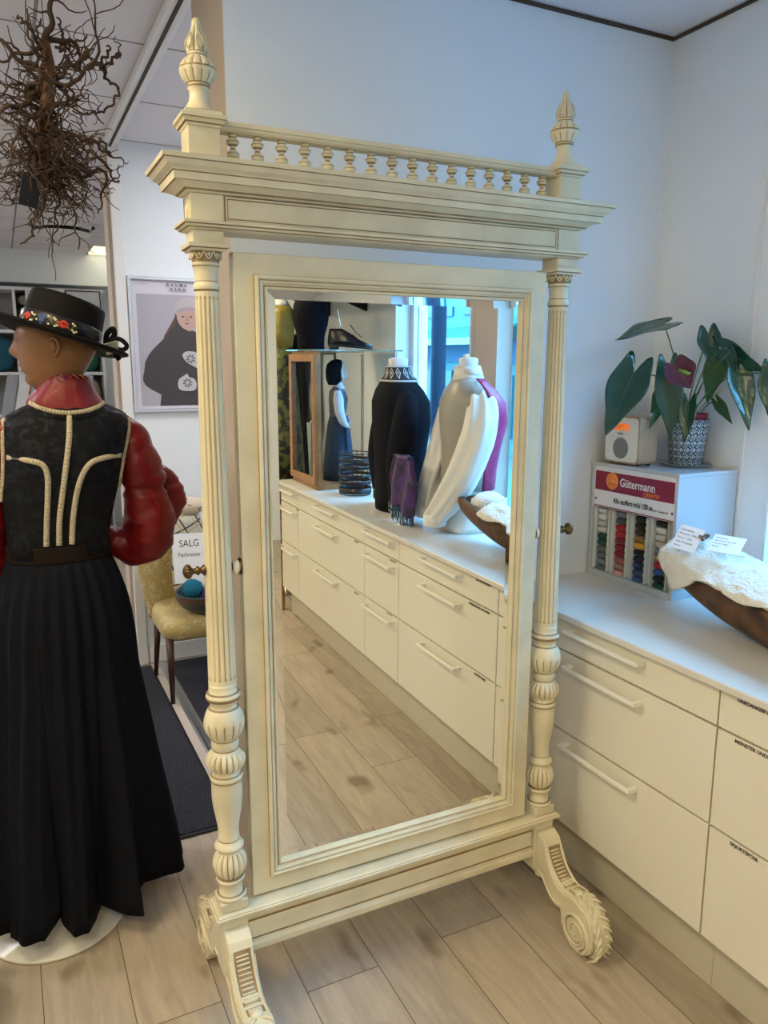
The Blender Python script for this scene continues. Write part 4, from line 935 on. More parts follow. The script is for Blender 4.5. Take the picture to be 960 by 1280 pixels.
for j in range(29):
    t = j/28; z = 1.105-(1.105-.075)*t; ring = []
    for k in range(NS):
        a = 2*pi*k/NS; wr_ = 1/sqrt((cos(a)/.128)**2+(sin(a)/.098)**2)
        pl = (.004+.006*min(1, t*2))*(1-abs(((a*24/(2*pi)) % 1)-.5)*4)*(1-.5*t)*(.35+.65*min(1, t*8))
        g = t**.85; w2_ = min(1, t*1.12)**1.1
        avg = .285
        r = wr_*(1-g)+(avg*(1-w2_)+hr(a)*w2_)*g+pl+.018*sin(pi*min(1, t*3))*(1-t)
        cx_ = .108+(HC.x-.108)*t; ring.append((cx_+r*cos(a), HC.y+r*sin(a), z))
    rings.append(ring)
sk_ = part('skirt', MB().loft(rings, 0, True, cap=False), NAVY, mq); s_ = sk_.modifiers.new('thick', 'SOLIDIFY'); s_.thickness = .003; s_.offset = -1
BR = [(1.105, .108, .130, .100), (1.16, .110, .131, .100), (1.22, .116, .139, .106), (1.28, .124, .147, .114), (1.34, .135, .153, .120), (1.40, .145, .158, .118), (1.44, .150, .160, .108), (1.465, .152, .158, .092), (1.482, .154, .150, .076), (1.494, .155, .130, .062), (1.500, .155, .105, .052)]
def bodp(x_off, z, o_=.0):
    for i in range(len(BR)-1):
        if BR[i][0] <= z <= BR[i+1][0]: break
    a, b_ = BR[i], BR[i+1]; t = (z-a[0])/(b_[0]-a[0]); cx_, rx, ry = [a[k]+(b_[k]-a[k])*t for k in (1, 2, 3)]
    u = max(-1, min(1, x_off/rx)); return Vector((cx_+x_off*(1+o_/rx), 2.25-ry*sqrt(max(0, 1-abs(u)**2.4))-o_, z))
rings = []
for z, cx_, rx, ry in BR:
    rings.append([(cx_+rx*(abs(cos(a))**.84)*(1 if cos(a) > 0 else -1), 2.25+ry*(abs(sin(a))**.84)*(1 if sin(a) > 0 else -1), z) for a in [2*pi*k/64 for k in range(64)]])
m, nt, b = nodes_mat('black_damask_brocade'); BRO = m
tc = N(nt, 'ShaderNodeTexCoord'); v_ = N(nt, 'ShaderNodeTexNoise', Scale=26., Detail=2., Distortion=1.5); nt.links.new(tc.outputs['Object'], v_.inputs['Vector'])
cr = N(nt, 'ShaderNodeValToRGB'); cr.color_ramp.interpolation = 'CONSTANT'; e = cr.color_ramp.elements; e[0].position = 0; e[0].color = (.005, .006, .009, 1); e[1].position = .54; e[1].color = (.008, .010, .015, 1)
rg_ = N(nt, 'ShaderNodeMapRange'); rg_.inputs['From Min'].default_value = .5; rg_.inputs['From Max'].default_value = .56; rg_.inputs['To Min'].default_value = .75; rg_.inputs['To Max'].default_value = .5; b.inputs['Specular IOR Level'].default_value = .12
nt.links.new(v_.outputs['Fac'], cr.inputs[0]); nt.links.new(v_.outputs['Fac'], rg_.inputs[0]); nt.links.new(cr.outputs[0], b.inputs['Base Color']); nt.links.new(rg_.outputs[0], b.inputs['Roughness'])
bod = part('bodice', MB().loft(rings, 0, True), BRO, mq)
def braid(pts, r=.0072):
    P = spline(pts, 10); mb = MB().tube(P, r, 8, flat=.5, up=(0, 1, 0))
    # stitched ridges across the braid
    acc = 0
    for i in range(1, len(P)):
        acc += (P[i]-P[i-1]).length
        if acc > .0052:
            acc = 0; t_ = (P[i]-P[i-1]).normalized(); s2 = t_.cross(Vector((0, -1, 0))).normalized(); mb.tube([P[i]-s2*r+Vector((0, -.001, 0)), P[i]+Vector((0, -r*.55-.0012, 0)), P[i]+s2*r+Vector((0, -.001, 0))], .0014, 4)
    return part('braid', mb, BRAID, bod)
braid([bodp(dx, z, .003) for dx, z in ((0, 1.482), (-.002, 1.42), (-.004, 1.32), (-.006, 1.22), (-.006, 1.146))])
braid([bodp(dx, z, .003) for dx, z in ((.134, 1.372), (.09, 1.371), (.056, 1.360), (.038, 1.330), (.030, 1.28), (.026, 1.21), (.025, 1.146))])
braid([bodp(dx, z, .003) for dx, z in ((-.140, 1.378), (-.09, 1.372), (-.058, 1.360), (-.044, 1.330), (-.038, 1.28), (-.036, 1.21), (-.036, 1.146))])
braid([bodp(dx, z, .003) for dx, z in ((.153, 1.470), (.151, 1.43), (.143, 1.37), (.142, 1.32), (.144, 1.28))], .006)
braid([bodp(dx, z, .003) for dx, z in ((-.150, 1.476), (-.152, 1.43), (-.147, 1.37), (-.143, 1.31), (-.142, 1.26))], .006)
braid([(.062, 2.215, 1.516), (.085, 2.188, 1.503), (.118, 2.176, 1.493), (.155, 2.171, 1.489), (.195, 2.176, 1.493), (.226, 2.190, 1.502), (.247, 2.215, 1.513)], .006)
# strap of black cloth up to the neckline
part('shoulder_yoke', MB().loft([[(.155+rx*cos(a), 2.25+ry*sin(a), z-.0*cos(a)) for a in [2*pi*k/48 for k in range(48)]] for z, rx, ry in ((1.470, .150, .088), (1.488, .138, .078), (1.500, .118, .070), (1.508, .100, .064))], 0, True), BRO, bod)
part('waistband', MB().loft([[(.108+.1345*cos(a), 2.25+.1045*sin(a), z) for a in [2*pi*k/48 for k in range(48)]] for z in (1.095, 1.098, 1.136, 1.139)], 0, True), mat('dark_brown_belt', (.010, .006, .005), .7, spec=.15), mq)
# red silk blouse
bl = part('blouse_yoke', MB().loft([[(.158+dx+rx*cos(a), 2.255+ry*sin(a)+.004*noise.noise(Vector((cos(a)*4, sin(a)*4, z*40))), z+dz*sin(a)) for a in [2*pi*k/48 for k in range(48)]] for z, rx, ry, dx, dz in ((1.488, .104, .078, 0, .012), (1.510, .100, .076, -.004, .010), (1.527, .090, .073, -.008, .006), (1.545, .076, .068, -.004, 0), (1.562, .066, .064, .000, -.006), (1.574, .060, .060, .002, -.010), (1.577, .057, .057, .002, -.010), (1.560, .052, .052, .0, 0))], 0, True, cap=False), RED, mq)
gs = MB()
for k in range(5): gs.tube([(.122+.016*k, 2.193, 1.588), (.130+.016*k, 2.191, 1.583), (.136+.016*k, 2.1895, 1.577)], .0018, 5)
part('collar_pattern', gs, mat('gold_purple_thread', (.45, .2, .03), .5, col2=(.08, .02, .14), vscale=60), bl)
def sleeve(pts, rad, name='sleeve'):
    P = spline(pts, 8); rr_ = lerp_list(rad, len(P)); mb = MB(); mb.tube(P, rr_, 40)
    out = []
    for v in mb.v:
        V_ = Vector(v); f = .011*noise.noise(V_*12)+.008*noise.noise(Vector((V_.x*16, V_.y*16, V_.z*50)))-.010*math.exp(-((V_.z-1.265)/.012)**2); best = min(P, key=lambda p: (p-V_).length_squared); d_ = (V_-best).normalized(); out.append(tuple(V_+d_*f))
    mb.v = out; return part(name, mb, RED, mq)
sl_ = sleeve([(.280, 2.25, 1.452), (.318, 2.26, 1.405), (.338, 2.275, 1.32), (.348, 2.285, 1.265), (.360, 2.30, 1.19), (.358, 2.32, 1.125), (.315, 2.34, 1.085), (.262, 2.345, 1.105), (.235, 2.345, 1.125)], [.030, .052, .058, .058, .074, .078, .064, .045, .030])
sleeve([(.390, 2.345, 1.305), (.425, 2.37, 1.26), (.432, 2.38, 1.20), (.415, 2.37, 1.14)], [.022, .045, .050, .030], 'sleeve_puff')
sleeve([(.020, 2.25, 1.455), (-.030, 2.26, 1.405), (-.062, 2.275, 1.31), (-.085, 2.29, 1.20), (-.08, 2.315, 1.125), (-.03, 2.335, 1.09), (.0, 2.345, 1.108)], [.030, .055, .062, .073, .077, .062, .035])
part('sleeve_seam', MB().tube(spline([(.362, 2.225, 1.25), (.378, 2.222, 1.20), (.378, 2.240, 1.14)], 6), .0022, 6), RED, sl_)
part('cuff', MB().lathe([(-.012, .026), (-.01, .031), (.010, .031), (.012, .026)], 0, 0, 0, 24, axis='x').xf(Matrix.Translation((.240, 2.338, 1.123)) @ Matrix.Rotation(R(-20), 4, 'Y')), RED, sl_)
# hands on the hips, in front of the waist
def hand(x, y, z, s):
    q = MB().tube(spline([(x, y, z), (x-s*.03, y+.004, z+.0), (x-s*.06, y+.002, z-.012)], 4), [.018, .022, .025, .026, .026, .025, .024, .022, .017][:9], 12, flat=.55)
    for i, L in enumerate((.050, .058, .055, .045)):
        b0 = Vector((x-s*.062, y, z+.014-i*.014)); q.tube(spline([b0, b0+Vector((-s*L*.5, .012, -.012)), b0+Vector((-s*L*.95, .010, -.030))], 3), [.0085, .0085, .008, .008, .0075, .007, .006], 8)
    q.tube(spline([(x-s*.015, y-.01, z+.015), (x-s*.04, y-.022, z+.03), (x-s*.055, y-.025, z+.024)], 3), [.009, .0095, .009, .0085, .008, .0075, .006], 8)
    return q
part('hand', hand(.236, 2.352, 1.122, 1), SKIN, mq); part('hand', hand(-.02, 2.352, 1.122, -1), SKIN, mq)
# head and neck in one piece, turned to the left
HD = Matrix.Translation((.140, 2.262, 1.668)) @ Matrix.Rotation(R(162), 4, 'Z')
def G(a, b_, s): return math.exp(-((a-b_)/s)**2)
rings = []; nz, na = 46, 56
for j in range(nz):
    zz = -.185+(.185+.118)*j/(nz-1); ring = []
    for k in range(na):
        a = 2*pi*k/na; c_, s_2 = cos(a), sin(a)
        if zz > -.118:
            h_ = max(0, 1-(zz/.119)**2 if zz > 0 else 1-(zz/.150)**2); rr2 = sqrt(h_)
            fx = .099*rr2; bx = .102*rr2; wy = .076*rr2
            if zz < -.02: q_ = (-.02-zz)/.1; bx *= 1-.42*min(1, q_)**1.0; wy *= 1-.22*q_**1.4
            x = (fx if c_ > 0 else bx)*c_; y = wy*s_2
            if c_ > 0:
                f3 = c_**3; n_ = G(y, 0, .011)
                x += f3*(.019*n_*G(zz, -.024, .016)*(1 if zz > -.040 else .5)+.010*n_*G(zz, -.004, .020))
                x += f3*(.0045*G(zz, .022, .010)-.009*G(abs(y), .030, .014)*G(zz, .004, .012))
                x += f3*(.0075*G(y, 0, .020)*(G(zz, -.056, .0055)+G(zz, -.069, .0065))-.004*G(y, 0, .02)*G(zz, -.0625, .003))
                x += f3*(.010*G(y, 0, .024)*G(zz, -.098, .015))
                x -= f3*.004*G(zz, -.082, .008)
            t_n = max(0, (-zz-.085)/.033)
        if zz <= -.085:
            nr = .050+.010*max(0, (-.15-zz)/.035); X_ = -.022+nr*c_*1.08; Y_ = nr*s_2*.98
            if zz <= -.118: x, y = X_, Y_; 
            else:
                m2 = t_n**1.2*(1 if c_ < 0 else 0); x = x*(1-m2)+X_*m2; y = y*(1-m2)+Y_*m2
        ring.append(tuple(HD @ Vector((x, y, zz))))
    rings.append(ring)
hdo = part('head', MB().loft(rings, 0, True), SKIN, mq)
for s in (-1, 1):
    e_ = MB(); pts = [(-.004, s*.072, .006), (-.016, s*.080, .012), (-.026, s*.081, .002), (-.026, s*.079, -.016), (-.016, s*.074, -.032), (-.007, s*.070, -.030)]
    e_.tube(spline([HD @ Vector(p) for p in pts], 5), .0048, 8); e_.ball(tuple(HD @ Vector((-.014, s*.070, -.008))), .012, seg=12, sc=(1, .9, 1.6)); part('ear', e_, SKIN, hdo)
# flat hat, tipped back
HT = Matrix.Translation((.148, 2.255, 1.682)) @ Matrix.Rotation(R(18), 4, 'Y') @ Matrix.Rotation(R(-3), 4, 'X')
hat = part('hat', MB().lathe([(.0, .096), (.004, .100), (.030, .101), (.088, .096), (.100, .094), (.105, .088), (.106, .05), (.106, .001)], 0, 0, 0, 64).xf(HT), FELT, mq)
rb = []
for z_, r_ in ((.004, .100), (.004, .112), (.000, .140), (.002, .165), (.006, .178), (.002, .179), (-.004, .165), (-.006, .140), (-.004, .105), (-.003, .100)): rb.append([tuple(HT @ Vector((r_*cos(2*pi*k/72), r_*sin(2*pi*k/72), z_+.006*cos(4*pi*k/72)*(r_-.1)/.08))) for k in range(72)])
part('brim', MB().loft(rb, 0, True, cap=False), FELT, hat)
bd = part('hat_band', MB().lathe([(.005, .1015), (.007, .1035), (.044, .1028), (.046, .100)], 0, 0, 0, 64, cap=False).xf(HT), mat('black_satin_band', (.008, .008, .012), .35), hat)
EM = {'red': mat('red_embroidery', (.45, .03, .02), .6), 'blue': mat('blue_embroidery', (.03, .07, .22), .6), 'cream': mat('cream_embroidery', (.65, .60, .45), .6), 'green': mat('olive_embroidery', (.20, .17, .04), .6)}
def em(ang, z, r, c, sc=(1, .3, 1)):
    a = R(ang); P = Vector((.1042*cos(a), .1042*sin(a), z)); mb = MB().ball((0, 0, 0), r, seg=10, sc=sc).xf(HT @ Matrix.Translation(P) @ Matrix.Rotation(a+pi/2, 4, 'Z')); return mb
def emb(name, lst, c):
    mb = MB()
    for ang, z, r, sc in lst: q = em(ang, z, r, c, sc); mb.add(q.v, q.f, 0, True)
    part(name, mb, EM[c], bd)
def embs(name, lst, c):
    for it in lst: emb(name, [it], c)
F1, F2, F3 = 213, 239, 268
emb('red_flower', [(F1-3, .026, .0075, (1, .3, 1)), (F1+1, .030, .006, (1, .3, 1)), (F1+1, .020, .006, (1, .3, 1)), (F1+4, .026, .005, (1, .3, 1.2))], 'red')
emb('blue_heart', [(F2-3, .030, .0075, (1, .3, 1)), (F2+3, .030, .0075, (1, .3, 1)), (F2, .022, .0085, (1, .3, 1.2)), (F2, .014, .0045, (1, .3, 1.3))], 'blue')
emb('heart_centre', [(F2-1.5, .027, .0025, (1, .8, 1)), (F2+1.5, .027, .0025, (1, .8, 1)), (F2, .022, .0025, (1, .9, 1))], 'cream')
emb('red_tulip', [(F3-5, .026, .006, (1.4, .3, .8)), (F3, .032, .006, (1.2, .3, .8)), (F3, .020, .007, (1.2, .3, .8)), (F3+4, .029, .005, (1.3, .3, .8)), (F3+4, .021, .005, (1.3, .3, .8))], 'red')
embs('cream_bud', [(a, z, .0033, (1, .5, 1)) for a, z in ((200, .030), (202, .016), (221, .034), (223, .031), (221, .014), (224, .016), (227, .030), (231, .020), (247, .034), (249, .016), (255, .034), (257, .031), (258, .015), (261, .018), (280, .034), (283, .031), (281, .018), (284, .014), (287, .017))], 'cream')
vn = MB()
for a0, a1, ph in ((198, 212, 0), (217, 234, 1), (244, 262, 0), (272, 286, 1)):
    vn.tube([HT @ Vector((.1045*cos(R(a0+(a1-a0)*k/8)), .1045*sin(R(a0+(a1-a0)*k/8)), .024+.008*sin(k*.9+ph*2))) for k in range(9)], .0012, 4)
part('stem_embroidery', vn, EM['green'], bd)
def ribbon(pts, w_=.008): return MB().tube(spline([HT @ Vector(p) for p in pts], 7), w_, 8, flat=.18, up=(0, -1, 0))
bw = part('ribbon_bow', ribbon([(.112, -.03, .02), (.125, -.045, .045), (.118, -.05, .062), (.108, -.04, .045), (.112, -.03, .02)], .007), FELT, hat)
part('ribbon_loop', ribbon([(.108, -.035, .022), (.135, -.06, .040), (.160, -.065, .030), (.155, -.06, .016), (.130, -.05, .014), (.108, -.038, .016)], .006), FELT, bw)
part('ribbon_tail', ribbon([(.112, -.035, .018), (.135, -.055, .002), (.152, -.065, -.014)], .006), FELT, bw)
q = MB().box(-.017, .017, -.0006, .0006, -.030, 0).xf(HT @ Matrix.Translation((.112, -.118, .006)) @ Matrix.Rotation(R(-62), 4, 'Y'))
q = MB().box(-.017, .015, -.0008, .0008, -.030, .006).xf(HT @ Matrix.Translation((.118, -.095, .016)) @ Matrix.Rotation(R(-35), 4, 'Y') @ Matrix.Rotation(R(40), 4, 'X'))
part('hat_label', q, mat('cream_label', (.55, .53, .47), .6), hat)

# little black shoe tip at the left edge of the floor
t = thing('black_shoe', 'black leather shoe toe peeking in at the left edge of the floor', 'shoe', (-.17, 1.93, 0))
part('sole', MB().loft([[(-.175+.040*cos(a), 1.96+.13*sin(a), z) for a in [2*pi*k/28 for k in range(28)]] for z in (.001, .012)], 0, True), BLACKP, t)
part('upper', MB().loft([[(-.175+r_*.040*cos(a), 1.96+oy+.126*r2*sin(a), z) for a in [2*pi*k/28 for k in range(28)]] for z, r_, r2, oy in ((.0125, 1, 1, 0), (.03, .97, .96, 0), (.05, .85, .8, .01), (.07, .66, .5, .03), (.09, .6, .40, .04))], 0, True), mat('black_leather', (.010, .010, .011), .25), t)

# ------------------------------------------------------------------ hanging ball of twisted twigs
tw = thing('hanging_twig_ball', 'tangled brown corkscrew twig bundle hanging from the ceiling', 'hanging decoration', (.175, 2.35, 2.7))
TC_ = Vector((.160, 2.35, 2.215))
def crook(p, d, n, step, r0, r1, curl):
    P = [Vector(p)]; d = Vector(d).normalized(); ax_ = Vector((random.gauss(0, 1), random.gauss(0, 1), random.gauss(0, 1))).normalized(); ph = random.uniform(.6, 1.2)
    for i in range(n):
        if random.random() < .30: ax_ = (ax_+Vector((random.gauss(0, 1), random.gauss(0, 1), random.gauss(0, 1)))*.9).normalized()
        d = Matrix.Rotation(curl*random.uniform(.2, 1)*ph, 3, ax_) @ d
        if i % 3 == 2: ph = -ph
        P.append(P[-1]+d*step)
    return P, lerp_list([r0, r1], n+1)
part('core_root', MB().tube([(.172, 2.30, 2.42), (.175, 2.30, 2.36), (.165, 2.31, 2.28), (.150, 2.33, 2.20), (.155, 2.34, 2.10)], [.010, .017, .016, .020, .012], 12), TWIGR, tw)
part('hanging_wire', MB().tube([(.172, 2.33, 2.698), (.172, 2.33, 2.40)], .0012, 5), GAP, tw)
def branch(origin, d, n, r0, step=.022, curl=.75, kids=3):
    n = int(n*1.8); step *= .58; curl *= 1.75
    P, rr_ = crook(origin, d, n, step, r0, .0016, curl); mb = MB().tube(P, rr_, 6)
    for _ in range(kids):
        i = random.randint(3, n-1); dd = (P[i]-P[i-1]).normalized()+Vector((random.gauss(0, .7), random.gauss(0, .7), random.gauss(0, .7)))
        Q, r2 = crook(P[i], dd, random.randint(4, 10), .016, max(.0016, rr_[i]*.6), .0010, 1.0); mb.tube(Q, r2, 5)
    part('twig_branch', mb, TWIG, tw)
random.seed(21)
DIRS = [((.17, 2.3, 2.42), (-.45, 0, 1), 10, .009), ((.17, 2.3, 2.42), (.35, 0, .8), 9, .008), ((.16, 2.3, 2.36), (.9, 0, .25), 11, .006), ((.17, 2.3, 2.33), (.9, -.1, -.1), 14, .007), ((.17, 2.3, 2.28), (1, 0, .3), 13, .006),
        ((.18, 2.3, 2.20), (1, 0, -.15), 12, .009), ((.18, 2.3, 2.17), (1, .1, -.05), 12, .007), ((.18, 2.3, 2.14), (.9, 0, -.6), 12, .007), ((.15, 2.3, 2.36), (-1, 0, .3), 14, .007), ((.14, 2.3, 2.3), (-1, 0, .2), 14, .008),
        ((.14, 2.3, 2.26), (-1, 0, -.1), 14, .007), ((.13, 2.3, 2.2), (-1, 0, 0), 13, .007), ((.13, 2.3, 2.14), (-1, 0, -.4), 13, .006), ((.15, 2.3, 2.1), (-.5, 0, -1), 10, .004), ((.17, 2.3, 2.1), (.5, 0, -1), 10, .004), ((.17, 2.3, 2.4), (-.9, 0, .8), 9, .006)]
for o_, d_, n_, r_ in DIRS: branch(o_, d_, n_, r_)
for i in range(54):
    th_ = random.uniform(0, 2*pi); zc = random.uniform(2.08, 2.36); side = Vector((cos(th_), .55*sin(th_), random.uniform(-.5, .45)))
    branch((.155+random.uniform(-.03, .04), 2.32+random.uniform(-.03, .03), zc), side, random.randint(6, 12), random.uniform(.0022, .0048), .019, .95, 3)
BIG = [[(0.214, 2.3, 2.394), (0.241, 2.3, 2.379), (0.26, 2.3, 2.363), (0.286, 2.3, 2.379), (0.31, 2.3, 2.383), (0.321, 2.3, 2.357), (0.34, 2.3, 2.332), (0.334, 2.3, 2.306), (0.308, 2.3, 2.281), (0.279, 2.3, 2.271), (0.251, 2.3, 2.253), (0.228, 2.3, 2.262)], [(0.31, 2.3, 2.383), (0.307, 2.3, 2.397), (0.32, 2.3, 2.411), (0.324, 2.3, 2.437)], [(0.31, 2.3, 2.383), (0.331, 2.3, 2.397), (0.344, 2.3, 2.411), (0.357, 2.3, 2.425)], [(0.251, 2.3, 2.373), (0.264, 2.3, 2.398), (0.272, 2.3, 2.426)], [(0.175, 2.3, 2.378), (0.162, 2.3, 2.413), (0.153, 2.3, 2.44), (0.163, 2.3, 2.474)], [(0.206, 2.3, 2.393), (0.223, 2.3, 2.418), (0.243, 2.3, 2.436), (0.271, 2.3, 2.443)], [(0.195, 2.3, 2.406), (0.22, 2.3, 2.433), (0.21, 2.3, 2.457), (0.204, 2.3, 2.471)], [(0.18, 2.3, 2.407), (0.155, 2.3, 2.421), (0.138, 2.3, 2.433), (0.121, 2.3, 2.452), (0.112, 2.3, 2.48)], [(0.21, 2.3, 2.211), (0.239, 2.3, 2.201), (0.268, 2.3, 2.193), (0.298, 2.3, 2.18), (0.342, 2.3, 2.165)], [(0.239, 2.3, 2.195), (0.27, 2.3, 2.185), (0.295, 2.3, 2.2), (0.317, 2.3, 2.17)], [(0.257, 2.3, 2.168), (0.28, 2.3, 2.15), (0.311, 2.3, 2.138), (0.32, 2.3, 2.11), (0.327, 2.3, 2.094)], [(0.215, 2.3, 2.133), (0.229, 2.3, 2.115), (0.248, 2.3, 2.097), (0.231, 2.3, 2.081)], [(0.17, 2.3, 2.311), (0.138, 2.3, 2.292), (0.114, 2.3, 2.312), (0.079, 2.3, 2.294), (0.059, 2.3, 2.273)], [(0.153, 2.3, 2.337), (0.125, 2.3, 2.357), (0.105, 2.3, 2.383), (0.077, 2.3, 2.397)], [(0.139, 2.3, 2.154), (0.1, 2.3, 2.138), (0.071, 2.3, 2.15), (0.055, 2.3, 2.173)], [(0.152, 2.3, 2.067), (0.128, 2.3, 2.012), (0.106, 2.3, 1.974), (0.108, 2.3, 1.95), (0.072, 2.3, 1.92)], [(0.122, 2.3, 2.055), (0.093, 2.3, 2.04), (0.066, 2.3, 2.03), (0.044, 2.3, 2.039)]]
for i_, L_ in enumerate(BIG):
    P = spline([Vector(p)+Vector((0, .03*sin(k*1.7+i_), 0)) for k, p in enumerate(L_)], 6)
    P = [p+Vector((.004*sin(k*1.3+i_), .004*cos(k*1.1), .004*cos(k*1.5+i_))) for k, p in enumerate(P)]
    mb = MB().tube(P, lerp_list([.0055 if len(L_) > 4 else .004, .0036, .0022], len(P)), 7)
    for _ in range(3 if len(L_) > 4 else 1):
        k = random.randint(len(P)//3, len(P)-2); Q, r2 = crook(P[k], (random.gauss(0, 1), random.gauss(0, 1), random.gauss(0, 1)), random.randint(5, 9), .010, .0024, .001, 1.5); mb.tube(Q, r2, 5)
    part('twig_branch', mb, TWIG, tw)
fine = MB()
for i in range(330):
    th_ = random.uniform(0, 2*pi); z0_ = random.gauss(2.13, .055); o_ = Vector((.165+random.gauss(0, .042), 2.33+random.gauss(0, .04), z0_))
    P, rr_ = crook(o_, (cos(th_), sin(th_), random.uniform(-1, .4)), random.randint(5, 9), .013, .0017, .0009, 1.1); fine.tube(P, rr_, 4)
part('fine_tangle', fine, TWIG, tw, kind='stuff')
tag(part('dark_price_card', MB().box(-.024, .024, -.002, .002, -.036, .036).xf(Matrix.Translation((.105, 2.24, 2.042)) @ Matrix.Rotation(R(12), 4, 'Y') @ Matrix.Rotation(R(20), 4, 'Z')), mat('slate_card', (.006, .008, .014), .6)), 'small dark card hung on the twig bundle', 'tag')

# ------------------------------------------------------------------ far shelves
SHW = mat('white_shelf_board', (.70, .70, .72), .4)
sh = thing('cube_shelf', 'tall white cube shelving with yarn and parcels against the far wall', 'shelf', (-.1, 8.2, 0))
sx0 = -1.32; P_ = .372; NCX, NRZ = 6, 6
for i in range(NCX+1): part('upright', MB().box(sx0+i*P_-.012, sx0+i*P_+.012, 8.0, 8.38, .001, 2.330), SHW, sh)
for j in range(NRZ+1):
    z = .03+j*(2.30/NRZ); part('shelf_board', MB().box(sx0-.03, sx0+NCX*P_+.03, 7.99, 8.38, z-.014, z+.014), SHW, sh)
part('back_panel', MB().box(sx0, sx0+NCX*P_, 8.381, 8.39, .02, 2.33), mat('shelf_back', (.30, .29, .28), .8), sh)
def cell(i, j): return sx0+i*P_+.014, sx0+(i+1)*P_-.014, .03+j*(2.30/NRZ)+.015
CLR = {'clear': (.34, .30, .26), 'brown': (.30, .18, .09), 'teal': (.01, .09, .14), 'blue': (.02, .05, .15), 'green': (.01, .12, .06), 'yellow': (.62, .42, .03), 'orange': (.5, .14, .02), 'grey': (.28, .29, .31), 'white': (.62, .62, .62), 'beige': (.48, .38, .28)}
ym = {k: mat('yarn_bundle_'+k, v, .8, bump=.6, bscale=60) for k, v in CLR.items()}
def bundle(x, y, z, w_, h_, c, lab, nm='yarn_bundle'):
    rings = []
    for k in range(9):
        a = -pi/2+pi*k/8; s_ = cos(a)**.5 if cos(a) > 0 else 0; rings.append([(x+w_/2*max(.05, s_)*cos(q)*(1+.12*noise.noise(Vector((q*2, z*9, x*5)))), y+.07*max(.05, s_)*sin(q), z+h_/2+h_/2*sin(a)) for q in [2*pi*t/16 for t in range(16)]])
    return tag(part(nm, MB().loft(rings, 0, True), ym[c]), lab, 'parcel' if nm == 'wrapped_parcel' else 'yarn', 'bundles in the cube shelves')
i_ = 4
lay = [(4, 5, [('clear', 'wrapped_parcel'), ('brown', 'wrapped_parcel'), ('clear', 'wrapped_parcel')]),
       (4, 4, [('teal', 'yarn_bundle'), ('blue', 'yarn_bundle')]), (4, 3, [('yellow', 'yarn_bundle'), ('orange', 'yarn_bundle')]), (3, 4, [('teal', 'yarn_bundle')]),
       (5, 4, [('green', 'yarn_bundle')]), (5, 3, [('beige', 'yarn_bundle')]), (3, 2, [('grey', 'yarn_bundle')]), (4, 2, [('blue', 'yarn_bundle')]), (5, 2, [('white', 'yarn_bundle')])]
places = {5: 'top', 4: 'second', 3: 'third', 2: 'fourth'}
for ci, rj, its in lay:
    xa_, xb_, zz = cell(ci, rj); h_ = .33/len(its)
    for k, (c_, nm) in enumerate(its):
        bundle((xa_+xb_)/2, 8.12, zz+k*h_+.001, (xb_-xa_)*.93, h_-.006, c_, '%s %s in the %s row of the far cube shelf, %s in cell' % ({'clear': 'clear', 'brown': 'brown'}.get(c_, c_), nm.replace('_', ' '), places[rj], ['lowest', 'second', 'third'][k] if len(its) > 1 else 'alone'), nm)
wn_ = MB()
card('notice_sheet', (.43, 7.975, 2.20), .33, .26, (1, 0, 0), (0, 0, 1), 'white notice sheet with thin red border on the top shelf cubes', [], 'notice')
ns_ = bpy.data.objects['notice_sheet']
part('red_border', MB().frame(.285, .575, 2.09, 2.31, [(0, 7.973), (.004, 7.973)]), MAR, ns_)
text('notice_lettering', 'Garnavdeling for salg', .026, basis((.335, 7.972, 2.275), (1, 0, 0), (0, 0, 1)), INK, ns_, ext=.0003)
pt = thing('glossy_panel', 'glossy white panel with a black edge hung on the right of the far shelves', 'panel', (.76, 7.97, 2.15))
part('panel_face', MB().box(.615, .905, 7.972, 7.980, 1.98, 2.32), GLOSSW, pt); part('panel_edge', MB().frame(.605, .915, 1.97, 2.33, [(0, 7.976), (0, 7.968), (.009, 7.968), (.009, 7.976)]), BLACKP, pt)
ms_ = thing('magazine_rack', 'clear rack of knitting magazines standing before the far shelves', 'rack', (.25, 7.6, 0))
part('rack_stand', MB().box(-.05, .75, 7.5, 7.9, .001, 1.16, bev=.01), SHW, ms_)
for k in range(7):
    x_ = .02+k*.105; q = MB().box(-.045, .045, -.006, .006, 0, .40).xf(Matrix.Translation((x_, 7.62, 1.17)) @ Matrix.Rotation(R(-14), 4, 'X') @ Matrix.Rotation(R(12), 4, 'Y'))
    part('magazine', q, [ym['grey'], ym['white'], mat('lilac_cover', (.35, .33, .42), .4) if 'lilac_cover' not in MT else MT['lilac_cover'], ym['beige']][k % 4], ms_)

